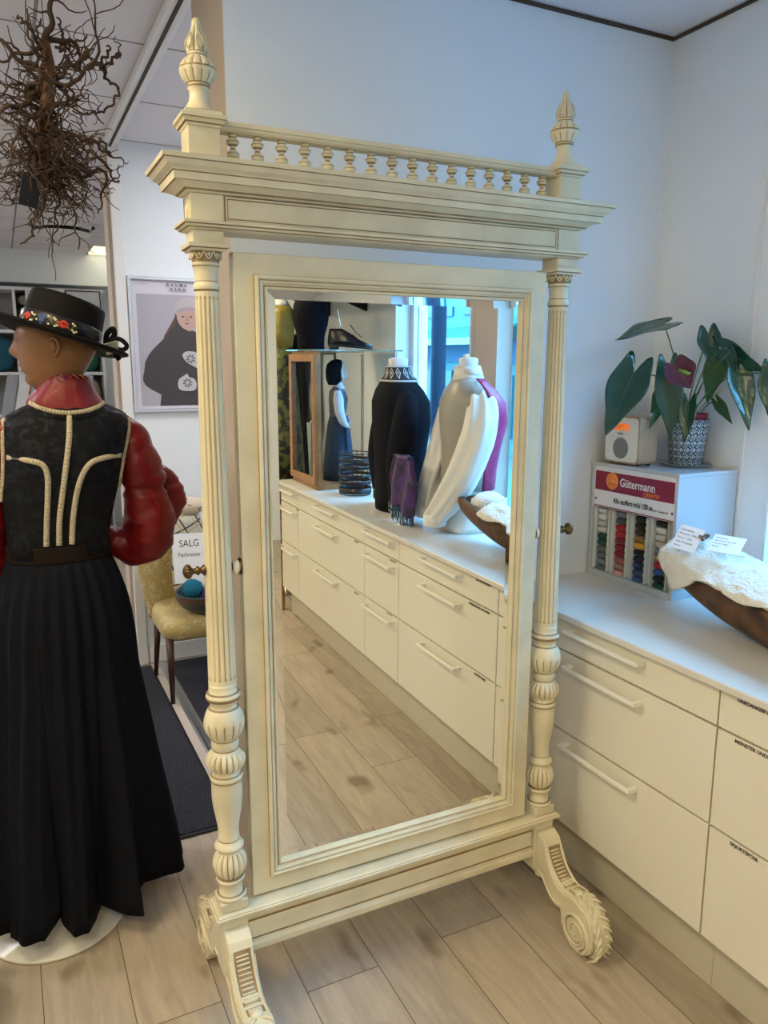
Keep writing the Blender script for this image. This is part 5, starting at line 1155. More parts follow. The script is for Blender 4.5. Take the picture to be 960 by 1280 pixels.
# ------------------------------------------------------------------ things on the counter that the mirror shows
# glass case with wooden door frame
CW = mat('orange_pine_wood', (.36, .17, .06), .4, var=.3, vscale=16)
PANE = mat('case_pane', (.93, .97, 1), 0, trans=1, ior=1.02)
gcx0, gcx1, gcy0, gcy1, gz, gt = 1.568, 1.86, -1.235, -.790, .8735, 1.668
gc = thing('glass_case', 'wood framed glass display case on the worktop with a doll inside', 'display case', ((gcx0+gcx1)/2, (gcy0+gcy1)/2, gz))
part('case_base', MB().box(gcx0, gcx1, gcy0, gcy1, gz, gz+.028, bev=.003), CW, gc); part('case_top', MB().box(gcx0, gcx1, gcy0, gcy1, gt-.016, gt-.006, bev=.002).frame(0, 0, 0, 0, [(0, 0), (0, 0)]), CW, gc) if 0 else None
for x_, y_ in ((gcx0, gcy0), (gcx0, gcy1-.022), (gcx1-.014, gcy0), (gcx1-.014, gcy1-.014)):
    part('corner_post', MB().box(x_, x_+(.022 if x_ < 1.7 else .014), y_, y_+(.022 if x_ < 1.7 else .014), gz+.0285, gt-.0165, bev=.001), CW, gc)
part('top_frame', MB().box(gcx0, gcx0+.022, gcy0, gcy1, gt-.016, gt-.002).box(gcx0+.0225, gcx1, gcy0, gcy0+.014, gt-.016, gt-.002).box(gcx0+.0225, gcx1, gcy1-.006, gcy1, gt-.008, gt-.002), CW, gc)
dr = part('case_door', MB().frame(gcy0+.002, gcy1-.002, gz+.030, gt-.018, [(.042, -.0005), (.042, -.016), (.040, -.018), (.002, -.018), (0, -.016), (0, -.0005)]).xf(Matrix(((0, 1, 0, gcx0), (1, 0, 0, 0), (0, 0, 1, 0), (0, 0, 0, 1)))), CW, gc)
part('door_pane', MB().box(gcx0-.009, gcx0-.006, gcy0+.043, gcy1-.043, gz+.071, gt-.059), PANE, dr)
part('door_knob', MB().ball((gcx0-.026, gcy1-.024, 1.27), .008, seg=12).lathe([(0, .003), (.008, .003)], gcx0-.026, gcy1-.024, 1.266, 8), STEEL, dr)
part('side_pane', MB().box(gcx0+.023, gcx1-.015, gcy1-.008, gcy1-.005, gz+.029, gt-.009), PANE, gc)
part('side_pane', MB().box(gcx0+.023, gcx1-.015, gcy0+.005, gcy0+.008, gz+.029, gt-.017), PANE, gc)
part('back_pane', MB().box(gcx1-.008, gcx1-.005, gcy0+.015, gcy1-.015, gz+.029, gt-.017), PANE, gc)
tag(part('glass_shelf', MB().box(1.545, 2.10, -1.27, -.775, 1.6685, 1.6765, bev=.001), mat('green_edge_glass', (.45, .75, .75), .03, trans=.9)), 'green edged glass shelf plate lying over the display case', 'shelf')
tag(part('shelf_support', MB().box(2.070, 2.084, -.800, -.786, .8735, 1.668, bev=.001), STEEL), 'slim metal post holding the outer corner of the glass shelf', 'post')
# doll in folk costume
DB = mat('dark_blue_wool', (.012, .022, .045), .75); DWH = mat('white_cotton', (.72, .72, .72), .7, bump=.2, bscale=200)
dl = thing('costume_doll', 'doll in dark blue folk costume and black hood inside the glass case', 'doll', (1.765, -.985, gz+.029))
dx, dy = 1.765, -.975; zb = gz+.0295
DF = Matrix.Translation((dx, dy, 0)) @ Matrix.Rotation(R(20), 4, 'Z')   # local +x is where the doll faces
def dring(z, rx, ry, ox=0, n=40, pl=0, np_=20): return [tuple(DF @ Vector((ox+rx*cos(a)*(1+pl*cos(np_*a)), ry*sin(a)*(1+pl*cos(np_*a)), z))) for a in [2*pi*k/n for k in range(n)]]
part('skirt', MB().loft([dring(zb+z, r1, r2, o_, 80, p) for z, r1, r2, o_, p in ((0, .085, .100, 0, .04), (.08, .082, .096, 0, .04), (.22, .072, .083, 0, .035), (.34, .058, .066, 0, .02), (.385, .046, .054, 0, .0))], 0, True), DB, dl)
part('apron', MB().loft([[tuple(DF @ Vector((.01+r_*cos(a), 1.12*r_*sin(a), zb+z))) for a in [R(-55)+R(110)*k/12 for k in range(13)]] for z, r_ in ((.02, .090), (.2, .080), (.37, .056))], 0, True, cap=False, close=False), mat('apron_blue_cloth', (.02, .04, .08), .6, col2=(.05, .03, .05), vscale=40), dl)
part('bodice', MB().loft([dring(zb+z, r1, r2, o_) for z, r1, r2, o_ in ((.375, .046, .054, 0), (.43, .054, .062, .004), (.49, .058, .072, .006), (.53, .048, .070, 0), (.552, .03, .045, 0), (.562, .018, .02, 0))], 0, True), mat('embroidered_blue_bodice', (.015, .03, .06), .6, col2=(.16, .11, .10), vscale=38), dl)
part('blouse_collar', MB().loft([dring(zb+z, r1, r2, o_) for z, r1, r2, o_ in ((.545, .040, .050, .012), (.562, .030, .034, .010), (.585, .022, .024, .006))], 0, True), DWH, dl)
hh = []
for k in range(1, 16):
    a = pi*k/16; z = .635-.058*cos(a); rr_ = .050*sin(a)
    hh.append([tuple(DF @ Vector((.008+rr_*cos(t)+(.012*math.exp(-((z-.628)/.010)**2)*math.exp(-(t if t < pi else 2*pi-t)**2/.05) if rr_ > .02 else 0), .85*rr_*sin(t), zb+z))) for t in [2*pi*q/32 for q in range(32)]])
part('head', MB().loft(hh, 0, True), mat('doll_skin', (.62, .42, .33), .45), dl)
hd_ = part('hood', MB().loft([dring(zb+z, r1, r2, o_, 40) for z, r1, r2, o_ in ((.568, .030, .040, -.022), (.60, .050, .054, -.016), (.65, .056, .056, -.014), (.69, .050, .050, -.010), (.712, .032, .034, -.004), (.720, .008, .008, 0))], 0, True), BLACKC, dl)
part('hood_trim', MB().tube([DF @ Vector((.030+.014*cos(a)-.020*(1-abs(sin(a))), .052*cos(a) if 0 else .052*cos(R(-60)+R(300)*k/20), zb+.648+.060*sin(R(-60)+R(300)*k/20))) for k, a in [(k, R(-60)+R(300)*k/20) for k in range(21)]], .0045, 8), DWH, hd_)
for s in (-1, 1):
    part('sleeve', MB().tube(spline([DF @ Vector(p) for p in ((0, s*.066, zb+.53), (.004, s*.088, zb+.49), (.010, s*.094, zb+.42), (.030, s*.085, zb+.36), (.055, s*.072, zb+.33))], 5), lerp_list([.022, .030, .029, .024, .014], 21), 14), DWH, dl)
    q = MB().ball(tuple(DF @ Vector((.064, s*.068, zb+.322))), .012, seg=10, sc=(1.3, .8, .7))
    part('hand', q, MT['doll_skin'], dl)
for nm, c_, r_, m_ in (('purse', (.060, .030, .36), .028, mat('red_blue_embroidered_purse', (.42, .05, .07), .6, col2=(.45, .5, .6), vscale=60)), ('brooch', (.052, 0, .50), .010, STEEL), ('shoulder_rosette', (.018, .062, .508), .017, mat('rosette_pattern', (.20, .12, .10), .6, col2=(.03, .04, .06), vscale=90))):
    part(nm, MB().ball(tuple(DF @ Vector((c_[0], c_[1], zb+c_[2]))), r_, seg=14, sc=(.6, 1, 1.15)), m_, dl)
# buckled shoe on the glass shelf, with its tag
LTH = mat('polished_black_leather', (.012, .010, .012), .18)
shm = Matrix.Translation((1.80, -.855, 1.677)) @ Matrix.Rotation(R(26), 4, 'Z')   # local x: toe direction
so = thing('buckled_shoe', 'black leather shoe with silver buckle standing on the glass shelf', 'shoe', (1.80, -.855, 1.677))
def shr(z, w_, x0_, x1_, n=32, sh=.9): return [tuple(shm @ Vector(((x0_+x1_)/2+(x1_-x0_)/2*cos(a), w_*sin(a)*(1-.25*max(0, -cos(a)))*(1 if abs(cos(a)) < sh else 1), z(cos(a)) if callable(z) else z))) for a in [2*pi*k/n for k in range(n)]]
part('sole', MB().loft([shr(lambda c: .022-.016*max(0, c+.3)+.0, .036, -.13, .13), shr(lambda c: .030-.016*max(0, c+.3), .037, -.13, .132)], 0, True), BLACKP, so)
part('heel', MB().loft([[tuple(shm @ Vector((-.095+.030*cos(a)*k_, .027*sin(a)*k_, z_))) for a in [2*pi*q/20 for q in range(20)]] for z_, k_ in ((.0008, .9), (.022, 1.05))], 0, True), BLACKP, so)
part('upper', MB().loft([shr(lambda c: .031-.016*max(0, c+.3), .037, -.13, .131), shr(lambda c: .050-.022*max(0, c), .037, -.131, .128), shr(lambda c: .078-.045*max(0, c), .031, -.128, .105), shr(lambda c: .104-.050*max(0, c), .023, -.124, .055), shr(lambda c: .118-.040*max(0, c), .020, -.120, .025), shr(lambda c: .110-.040*max(0, c), .016, -.116, .018), shr(.06, .014, -.110, .0)], 0, True), LTH, so)
bk3 = MB().frame(-.022, .022, -.016, .016, [(0, 0), (0, -.004), (.006, -.006), (.010, -.004), (.010, 0)]).xf(shm @ Matrix.Translation((.045, 0, .093)) @ Matrix.Rotation(R(90), 4, 'Z') @ Matrix.Rotation(R(-58), 4, 'X'))
part('buckle', bk3, STEEL, so); part('tongue', MB().loft([[tuple(shm @ Vector((x_, w_*u, z_))) for u in (-1, -.5, 0, .5, 1)] + [tuple(shm @ Vector((x_-.004, w_*u, z_-.003))) for u in (1, .5, 0, -.5, -1)] for x_, w_, z_ in ((.07, .020, .072), (.035, .024, .098), (.012, .026, .128), (.0, .022, .142))], 0, True), LTH, so)
card('shoe_tag', (1.735, -.865, 1.855), .030, .095, (.6, -1, -.2), (-.25, .05, 1), 'small white tag standing up behind the buckled shoe', ['350,-'])
# black velvet form on the shelf
vf = thing('velvet_bust', 'black velvet torso form standing on the glass shelf', 'display form', (1.63, -1.05, 1.677))
part('torso', MB().loft([[(1.63+rx*cos(a), -1.05+ry*sin(a), 1.677+z) for a in [2*pi*k/40 for k in range(40)]] for z, rx, ry in ((0, .080, .085), (.03, .078, .080), (.08, .082, .082), (.14, .100, .100), (.20, .108, .112), (.26, .098, .105), (.31, .07, .07), (.34, .04, .04))], 0, True), BLACKC, vf)
part('neck_cap', MB().lathe([(0, .040), (.015, .042), (.03, .025)], 1.63, -1.05, 2.018, 24), BLACKP, vf)
# dark shelf board above, on a bracket
t = thing('wall_shelf', 'dark board shelf on wall brackets above the glass case', 'shelf', (1.9, -1.5, 1.97))
part('board', MB().box(1.62, XR-.002, -2.30, -.565, 2.058, 2.083, bev=.006), mat('dark_gloss_board', (.012, .014, .02), .12), t)
for y_ in (-2.0, -1.35, -.85): part('bracket', MB().prism([(XR-.003, 1.93), (XR-.003, 2.0575), (1.80, 2.0575), (1.80, 2.045), (XR-.015, 1.93)], 1, y_-.006, y_+.006), BLACKP, t)
# ribbon drum
rd_ = thing('ribbon_stand', 'small round black wire stand of embroidered ribbons beside the glass case', 'stand', (1.72, -.60, .8735))
wr_ = MB()
for z_ in (.876, 1.105): wr_.tube([(1.72+.088*cos(R(a)), -.60+.088*sin(R(a)), z_+.003) for a in range(0, 361, 15)], .0032, 6)
part('ring', wr_, BLACKP, rd_)
for k in range(6): part('upright_rod', MB().tube([(1.72+.088*cos(k*pi/3), -.6+.088*sin(k*pi/3), .879), (1.72+.088*cos(k*pi/3), -.6+.088*sin(k*pi/3), 1.108)], .0028, 6), BLACKP, rd_)
RBM = mat('flowered_black_ribbon', (.012, .012, .014), .5, col2=(.30, .12, .04), vscale=45)
MT['flowered_black_ribbon'].node_tree.nodes['Color Ramp'].color_ramp.elements[0].position = .30
MT['flowered_black_ribbon'].node_tree.nodes['Color Ramp'].color_ramp.elements[1].position = .36
for z_, h_, r_ in ((.885, .030, .092), (.935, .022, .090), (.975, .018, .091), (1.02, .022, .090), (1.062, .018, .091)):
    part('ribbon', MB().lathe([(z_, r_), (z_+h_, r_+.002)], 1.72, -.6, 0, 48, cap=False), RBM, rd_).modifiers.new('thick', 'SOLIDIFY').thickness = .002
# bust in black jacket with patterned trim
PBM, nt, b = nodes_mat('black_white_woven_trim')
tc = N(nt, 'ShaderNodeTexCoord'); sp_ = N(nt, 'ShaderNodeSeparateXYZ'); nt.links.new(tc.outputs['UV'], sp_.inputs[0])
fx = mth('ABSOLUTE', mth('SUBTRACT', mth('FRACT', sp_.outputs[0]), .5)); fz = mth('ABSOLUTE', mth('SUBTRACT', sp_.outputs[1], .5)); dd_ = mth('ADD', fx, fz)
pp = mth('MAXIMUM', mth('LESS_THAN', mth('ABSOLUTE', mth('SUBTRACT', dd_, .30)), .055), mth('MAXIMUM', mth('LESS_THAN', dd_, .10), mth('GREATER_THAN', fz, .42)))
mx_ = N(nt, 'ShaderNodeMix', data_type='RGBA'); mx_.inputs[6].default_value = (.015, .015, .018, 1); mx_.inputs[7].default_value = (.55, .55, .55, 1); nt.links.new(pp, mx_.inputs[0]); nt.links.new(mx_.outputs[2], b.inputs['Base Color']); b.inputs['Roughness'].default_value = .7
def uvgrid(o, nu, nv, rep_):
    me = o.data; uv = me.uv_layers.new(name='UVMap'); n = nu
    for p in me.polygons:
        for li in p.loop_indices:
            vi = me.loops[li].vertex_index; uv.data[li].uv = ((vi % n)/n*rep_ if not (p.vertices[0] % n in (0, n-1) and vi % n == 0 and any(me.loops[l].vertex_index % n == n-1 for l in p.loop_indices)) else rep_, (vi//n)/(nv-1))
def torso(cx_, cy_, rows, rot, n=56, ex=.9):
    Mx = Matrix.Translation((cx_, cy_, 0)) @ Matrix.Rotation(R(rot), 4, 'Z')
    return [[tuple(Mx @ Vector((ox+rx*(abs(cos(a))**ex)*(1 if cos(a) > 0 else -1), ry*(abs(sin(a))**ex)*(1 if sin(a) > 0 else -1), z))) for a in [2*pi*k/n for k in range(n)]] for z, rx, ry, ox in rows], Mx
jb = thing('jacket_bust', 'bust form in a black wool jacket with woven collar and cuffs on the worktop', 'bust', (1.745, -.10, .8735))
ROT = 12
rw, JM = torso(1.745, -.10, [(.880, .115, .150, 0), (.94, .118, .155, 0), (1.05, .118, .155, 0), (1.18, .128, .165, .005), (1.32, .142, .185, .010), (1.42, .138, .195, .005), (1.475, .112, .185, -.002), (1.515, .085, .13, -.008), (1.545, .062, .075, -.01), (1.56, .055, .060, -.01)], ROT)
part('jacket', MB().loft(rw, 0, True), BLACKC, jb)
part('form_base', MB().loft(torso(1.745, -.10, [(.8738, .108, .140, 0), (.8795, .108, .140, 0)], ROT)[0], 0, True), DWH, jb)
part('form_neck', MB().loft(torso(1.745, -.10, [(1.555, .050, .056, -.01), (1.60, .047, .052, -.008), (1.625, .048, .052, -.008), (1.632, .03, .03, -.008)], ROT)[0], 0, True), DWH, jb)
cr_, _m = torso(1.745, -.10, [(1.520, .092, .135, -.004), (1.545, .070, .085, -.006), (1.575, .060, .066, -.010), (1.590, .060, .066, -.012)], ROT, 56)
co = part('woven_collar', MB().loft(cr_, 0, True, cap=False), PBM, jb); uvgrid(co, 56, 4, 12); co.modifiers.new('thick', 'SOLIDIFY').thickness = -.004
for s in (-1, 1):
    pts = [JM @ Vector(p) for p in ((.0, s*.120, 1.470), (-.008, s*.170, 1.43), (-.020, s*.198, 1.36), (-.036, s*.208, 1.25), (-.052, s*.205, 1.14), (-.050, s*.19, 1.04), (-.045, s*.175, .955))]
    rr_ = lerp_list([.030, .050, .060, .066, .062, .055, .050], 49); sl = part('sleeve', MB().tube(spline(pts, 8), rr_, 24, flat=1), BLACKC, jb)
    c_ = JM @ Vector((-.043, s*.172, .93)); cu_ = part('woven_cuff', MB().lathe([(-.028, .050), (.026, .051)], c_.x, c_.y, c_.z, 32, cap=False), PBM, sl); uvgrid(cu_, 32, 2, 6); cu_.modifiers.new('thick', 'SOLIDIFY').thickness = .003
    part('shirt_cuff', MB().lathe([(-.050, .036), (-.028, .042)], c_.x, c_.y, c_.z, 24), DWH, sl)
# plaid silk scarf on a low stand
m, nt, b = nodes_mat('purple_plaid_silk'); SCM = m
tc = N(nt, 'ShaderNodeTexCoord'); mp = N(nt, 'ShaderNodeMapping'); mp.inputs['Rotation'].default_value = (R(40), 0, 0); nt.links.new(tc.outputs['Object'], mp.inputs[0])
sp_ = N(nt, 'ShaderNodeSeparateXYZ'); nt.links.new(mp.outputs[0], sp_.inputs[0])
ln = mth('MAXIMUM', mth('MAXIMUM', band(sp_.outputs[1], 11., .1, .045), band(sp_.outputs[1], 11., .25, .03)), mth('MAXIMUM', band(sp_.outputs[2], 11., .1, .045), band(sp_.outputs[2], 11., .25, .03)))
mx_ = N(nt, 'ShaderNodeMix', data_type='RGBA'); mx_.inputs[6].default_value = (.060, .018, .12, 1); mx_.inputs[7].default_value = (.010, .008, .016, 1); nt.links.new(ln, mx_.inputs[0]); nt.links.new(mx_.outputs[2], b.inputs['Base Color']); b.inputs['Roughness'].default_value = .35
sc_ = thing('plaid_scarf', 'purple plaid silk scarf with long fringes hung between the two busts', 'scarf', (1.60, .235, .8735))
rings = []
for j in range(17):
    t = j/16; z = 1.195-.235*t; w_ = .070+.065*min(1, t*2.2)-.03*t; ring = []
    for k in range(36):
        a = 2*pi*k/36; ring.append((1.60+.022*sin(a)*(1+.3*t)+.010*sin(a*5+t*3), .235+w_*cos(a), z-.05*max(0, cos(a*1))*t))
    rings.append(ring)
part('cloth', MB().loft(rings, 0, True), SCM, sc_)
fr2 = MB()
for k in range(34):
    a = 2*pi*k/34; y_ = .235+.092*cos(a); x_ = 1.60+.026*sin(a); z_ = .965-.05*max(0, cos(a))
    fr2.tube([(x_, y_, z_), (x_+random.uniform(-.004, .004), y_+random.uniform(-.006, .006), z_-.03), (x_+random.uniform(-.008, .008), y_+random.uniform(-.012, .012), max(.880, z_-.07-random.uniform(0, .01)))], .0022, 4)
part('fringe', fr2, mat('dark_mixed_fringe', (.03, .02, .06), .6, col2=(.02, .12, .16), vscale=70), sc_)
part('scarf_stand', MB().lathe([(.8737, .035), (.878, .035), (.880, .005), (1.19, .005)], 1.60, .235, 0, 20), STEEL, sc_)
# bust with white shirt and vest
SAT = mat('ivory_satin', (.70, .67, .60), .38, sheen=.3, bump=.1, bscale=30); GSK = mat('grey_vest_silk', (.30, .28, .24), .35, sheen=.2)
MAG = mat('magenta_brocade', (.38, .012, .10), .42, col2=(.26, .006, .065), vscale=22, bump=.2, bscale=40)
wb = thing('vest_bust', 'bust form in ivory shirt with a magenta fronted grey silk vest on the worktop', 'bust', (1.83, .42, .8735))
ROT2 = 12
VR = [(1.065, .112, .142, .0), (1.15, .112, .145, .004), (1.25, .122, .155, .010), (1.36, .140, .172, .018), (1.44, .132, .178, .012), (1.49, .100, .160, .0), (1.525, .072, .11, -.006), (1.545, .058, .068, -.01)]
rw, WM = torso(1.83, .42, VR, ROT2, 56)
# the grey back half and the magenta front half of the vest are parts of their own
def half(rw_, lo, hi): return [[r[k % 56] for k in range(lo, hi+1)] for r in rw_]
vb = part('vest_back', MB().loft(half(rw, 13, 43), 0, True, cap=False, close=False), GSK, wb); vb.modifiers.new('thick', 'SOLIDIFY').thickness = -.004
vfm = part('vest_front', MB().loft(half([[Vector(p) for p in r] for r in rw], -13, 13), 0, True, cap=False, close=False), MAG, wb); vfm.modifiers.new('thick', 'SOLIDIFY').thickness = -.006
sh_r, _m = torso(1.83, .42, [(.8738, .110, .135, -.012), (.90, .112, .138, -.012), (.98, .108, .138, -.006), (1.06, .108, .138, 0)]+[(z, rx-.006, ry-.006, ox) for z, rx, ry, ox in VR[1:]]+[(1.56, .052, .058, -.01)], ROT2, 56)
for r_i, r in enumerate(sh_r[:4]):
    for k in range(56): v = Vector(r[k]); r[k] = tuple(v+Vector((.006*sin(k*.9), .006*cos(k*.7), 0))*(1-r_i/4))
part('shirt_body', MB().loft(sh_r, 0, True), SAT, wb)
part('form_neck', MB().loft(torso(1.83, .42, [(1.56, .044, .048, -.01), (1.600, .040, .044, -.010), (1.628, .040, .043, -.010), (1.634, .030, .030, -.010)], ROT2)[0], 0, True), DWH, wb)
part('shirt_collar', MB().loft(torso(1.83, .42, [(1.535, .066, .082, -.008), (1.560, .055, .064, -.012), (1.598, .050, .057, -.014)], ROT2)[0], 0, True, cap=False), SAT, wb).modifiers.new('thick', 'SOLIDIFY').thickness = -.004
part('collar_stud', MB().ball(tuple(WM @ Vector((-.02, 0, 1.640))), .012, seg=12, sc=(1.2, 1.2, .8)), SAT, wb)
for s in (-1, 1):
    cw_ = MB().loft([[WM @ Vector(p) for p in r] for r in ([(.034, s*.010, 1.600), (.040, s*.006, 1.545)], [(.030, s*.045, 1.600), (.052, s*.045, 1.535)], [(-.010, s*.060, 1.600), (.012, s*.074, 1.545)], [(-.045, s*.045, 1.600), (-.050, s*.066, 1.568)])], 0, True, cap=False, close=False)
    part('collar_wing', cw_, SAT, wb).modifiers.new('thick', 'SOLIDIFY').thickness = .003
def wsleeve(s, pts, rad):
    P = spline([WM @ Vector(p) for p in pts], 9); mb = MB().tube(P, lerp_list(rad, len(P)), 36, flat=1.)
    out = []
    for q_, v in enumerate(mb.v):
        V_ = Vector(v); i_, th_ = q_//36, 2*pi*(q_ % 36)/36; best = P[min(i_, len(P)-1)]
        f = .020*noise.noise(Vector((cos(th_)*1.9, sin(th_)*1.9, i_*.045+s*4)))+.0035*sin(7*th_+i_*.10)+.006*noise.noise(Vector((cos(th_)*3, sin(th_)*3, i_*.3)))*max(0, i_/len(P)-.6)*2; out.append(tuple(V_+(V_-best).normalized()*f))
    mb.v = out; o = part('shirt_sleeve', mb, SAT, wb)
    c_ = P[-1]; part('cuff', MB().lathe([(-.030, .047), (-.026, .050), (.018, .052), (.022, .046)], c_.x, c_.y, c_.z-.005, 32), SAT, o); return o
wsleeve(1, [(.0, .100, 1.475), (-.003, .150, 1.44), (-.012, .180, 1.37), (-.030, .188, 1.28), (-.070, .185, 1.17), (-.125, .150, 1.05), (-.175, .085, .945)], [.030, .055, .070, .076, .070, .060, .044])
wsleeve(-1, [(.0, -.150, 1.455), (-.01, -.185, 1.40), (-.035, -.185, 1.29), (-.080, -.155, 1.17), (-.13, -.13, 1.05), (-.155, -.115, .945)], [.042, .060, .066, .062, .056, .046])
# costume on a stand beyond the counter end, and a basket
cs = thing('brocade_costume', 'olive brocade dress with gold bodice on a stand beyond the worktop', 'dress', (1.66, -1.72, 0))
GB = mat('gold_olive_silk', (.33, .26, .05), .35, var=.3, vscale=20); OB = mat('olive_black_brocade', (.12, .12, .025), .5, col2=(.012, .015, .012), vscale=20)
MT['olive_black_brocade'].node_tree.nodes['Color Ramp'].color_ramp.elements[0].position = .48; MT['olive_black_brocade'].node_tree.nodes['Color Ramp'].color_ramp.elements[1].position = .54
rr2, _m = torso(1.66, -1.72, [(1.70, .075, .085, 0), (1.80, .09, .10, 0), (1.92, .095, .12, 0), (1.97, .06, .09, 0)], 0, 40); part('bodice', MB().loft(rr2, 0, True), GB, cs)
rr2, _m = torso(1.66, -1.72, [(.84, .15, .17, 0), (1.1, .135, .15, 0), (1.4, .11, .125, 0), (1.60, .09, .10, 0), (1.70, .078, .088, 0)], 0, 40, 1.); part('skirt', MB().loft(rr2, 0, True), OB, cs)
part('blouse', MB().loft(torso(1.66, -1.72, [(1.965, .065, .095, 0), (1.99, .05, .07, 0), (2.03, .03, .035, 0)], 0, 30)[0], 0, True), DWH, cs)
part('stand_pole', MB().lathe([(.001, .14), (.012, .14), (.014, .012), (.85, .012)], 1.66, -1.72, 0, 28), STEEL, cs)
t_ = card('price_tag', (1.572, -1.60, 1.70), .032, .062, (.3, -1, 0), (0, 0, 1), 'small cream price tag hanging on the gold bodice', ['kr'])
bs = thing('wicker_basket', 'brown wicker basket with a pale wooden wheel by the olive dress', 'basket', (1.60, -1.48, 0))
WK = mat('brown_wicker', (.16, .07, .03), .7, bump=1, bscale=70)
part('stool', MB().box(1.48, 1.78, -1.58, -1.29, .56, .585, bev=.003).box(1.49, 1.52, -1.57, -1.54, .001, .56).box(1.74, 1.77, -1.57, -1.54, .001, .56).box(1.49, 1.52, -1.33, -1.30, .001, .56).box(1.74, 1.77, -1.33, -1.30, .001, .56), CW, bs)
part('wicker_body', MB().lathe([(.586, .10), (.60, .11), (.70, .125), (.79, .135), (.80, .140), (.805, .135), (.79, .125), (.62, .10)], 1.62, -1.435, 0, 40), WK, bs)
part('cloth_lining', MB().lathe([(.785, .139), (.80, .146), (.825, .140), (.822, .125)], 1.62, -1.435, 0, 40, cap=False), ym['beige'], bs)
wh = MB().lathe([(-.006, .060), (-.008, .066), (.008, .066), (.006, .060)], 0, 0, 0, 32, axis='x', cap=False)
for k in range(8): wh.tube([(0, .008*cos(k*pi/4), .008*sin(k*pi/4)), (0, .062*cos(k*pi/4), .062*sin(k*pi/4))], .0045, 6)
wh.v = [(1.475+a, -1.42+b_, .715+c_) for a, b_, c_ in wh.v]; part('wooden_wheel', wh, mat('pale_turned_wood', (.50, .40, .26), .5), bs)

# dark dresses hanging behind the case
rk = thing('clothes_rail', 'metal clothes rail against the wall beyond the worktop end', 'rail', (1.86, -2.28, 0))
part('rail_bar', MB().tube([(1.62, -2.28, 1.86), (2.10, -2.28, 1.86)], .010, 10), STEEL, rk)
for x_ in (1.635, 2.085): part('upright', MB().tube([(x_, -2.28, .012), (x_, -2.28, 1.8495)], .011, 10), STEEL, rk); part('rail_foot', MB().box(x_-.015, x_+.015, -2.48, -2.08, .001, .0115, bev=.003), STEEL, rk)
PLUM = mat('plum_plaid_wool', (.045, .012, .030), .8, col2=(.010, .010, .022), vscale=26)
for x_, m_, lb in ((1.74, DB, 'navy wool dress on the clothes rail, leftmost as the mirror shows it'), (1.85, PLUM, 'plum patterned dress in the middle of the clothes rail'), (1.96, BLACKC, 'black wool dress hanging on the rail nearest the wall'), (2.055, SAT, 'white blouse hanging at the wall end of the clothes rail')):
    g = thing('hanging_blouse' if m_ is SAT else 'hanging_dress', lb, 'clothes', (x_, -2.28, 1.86)); zl = 1.15 if m_ is SAT else .62
    part('hanger', MB().tube(spline([(x_, -2.28, 1.872), (x_, -2.268, 1.882), (x_, -2.264, 1.868), (x_, -2.28, 1.845), (x_, -2.28, 1.81)], 5), .002, 6).tube([(x_, -2.45, 1.765), (x_, -2.28, 1.81), (x_, -2.11, 1.765)], .005, 8), CW, g)
    rr3 = []
    for z_, w_, t_ in ((1.80, .06, .014), (1.775, .17, .024), (1.62, .16, .034), (1.42, .145, .034), (1.30, .15, .036), (zl+.3, .17 if m_ is SAT else .20, .042), (zl, .18 if m_ is SAT else .24, .044)):
        rr3.append([(x_+t_*sin(a)*(1+.25*sin(a*7+z_*3)), -2.28+w_*cos(a), z_) for a in [2*pi*k/48 for k in range(48)]])
    part('garment', MB().loft(rr3, 0, True), m_, g)

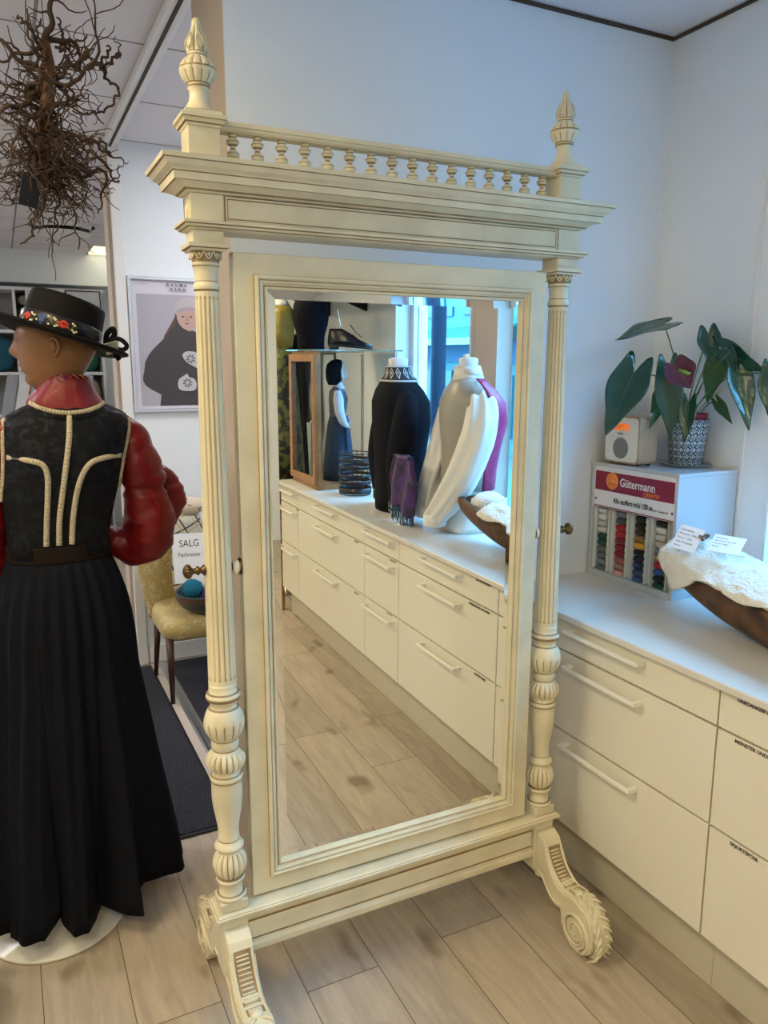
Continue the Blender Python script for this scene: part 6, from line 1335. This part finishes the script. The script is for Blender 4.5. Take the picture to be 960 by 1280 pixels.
# ------------------------------------------------------------------ street outside the windows
FCM, nt, b = nodes_mat('street_facade')
b.inputs['Base Color'].default_value = (.42, .55, .55, 1); b.inputs['Roughness'].default_value = .8
struct('street_ground', MB().box(XR+.25, 40, -45, 30, -.6, -.5), mat('street_asphalt', (.05, .11, .12), .9))
bs_ = thing('street_building', 'pale office building with window bands across the street', 'building', (15, -20, -.5))
part('facade_wall', MB().box(12.0, 16, -42, -4, -.499, 11), mat('pale_facade', (.045, .125, .115), .8), bs_)
WG = mat('facade_window_glass', (.025, .07, .085), .4, spec=.3)
k = 0
for z_ in (1.35, 2.9, 5.6, 8.2):
    for j in range(13):
        y_ = -38+j*2.5
        if z_ == 1.35: part('shop_window', MB().box(11.93, 11.99, y_-1.0, y_+1.0, -.1, 1.3), mat('shop_glass', (.04, .10, .10), .4, spec=.3) if 'shop_glass' not in MT else MT['shop_glass'], bs_)
        else: f = part('window', MB().box(11.94, 11.995, y_-.95, y_+.95, z_, z_+1.2), WG, bs_)
for z_ in (1.55, 4.4, 7.1): part('facade_band', MB().box(11.9, 11.998, -42, -4, z_, z_+.55), mat('grey_band', (.03, .075, .11), .8) if 'grey_band' not in MT else MT['grey_band'], bs_)
aw = thing('street_awning', 'long green shop awning with white edge across the street', 'awning', (11.2, -17, 2.2))
part('awning_cloth', MB().prism([(11.88, 2.55), (10.9, 2.15), (10.9, 2.10), (11.88, 2.48)], 1, -20.5, -9), mat('green_awning', (.005, .09, .06), .7), aw)
part('awning_edge', MB().box(10.86, 10.895, -20.5, -9, 2.02, 2.20), mat('awning_trim', (.16, .22, .20), .7), aw)
tag(part('street_post', MB().lathe([(-.4995, .11), (-.3, .11), (-.28, .066), (5, .062)], 3.3, -2.48, 0, 24), mat('dark_blue_metal', (.004, .010, .018), .6, spec=.1)), 'dark blue street post just outside the rear window', 'post')
b2_ = thing('street_building', 'low pale shop building across the street, opposite the front window', 'building', (15, 8, -.5))
part('facade_wall', MB().box(13.0, 17, -3.2, 24, -.499, 4.6), MT['pale_facade'], b2_)
part('roof_edge', MB().box(12.8, 17.1, -3.3, 24.1, 4.601, 4.9), MT['grey_band'], b2_)
for j in range(8):
    part('window', MB().box(12.94, 12.995, -2.4+j*3.2, -.2+j*3.2, .2, 2.6), WG, b2_)
    part('window', MB().box(12.94, 12.995, -2.2+j*3.2, -.6+j*3.2, 3.2, 4.2), WG, b2_)
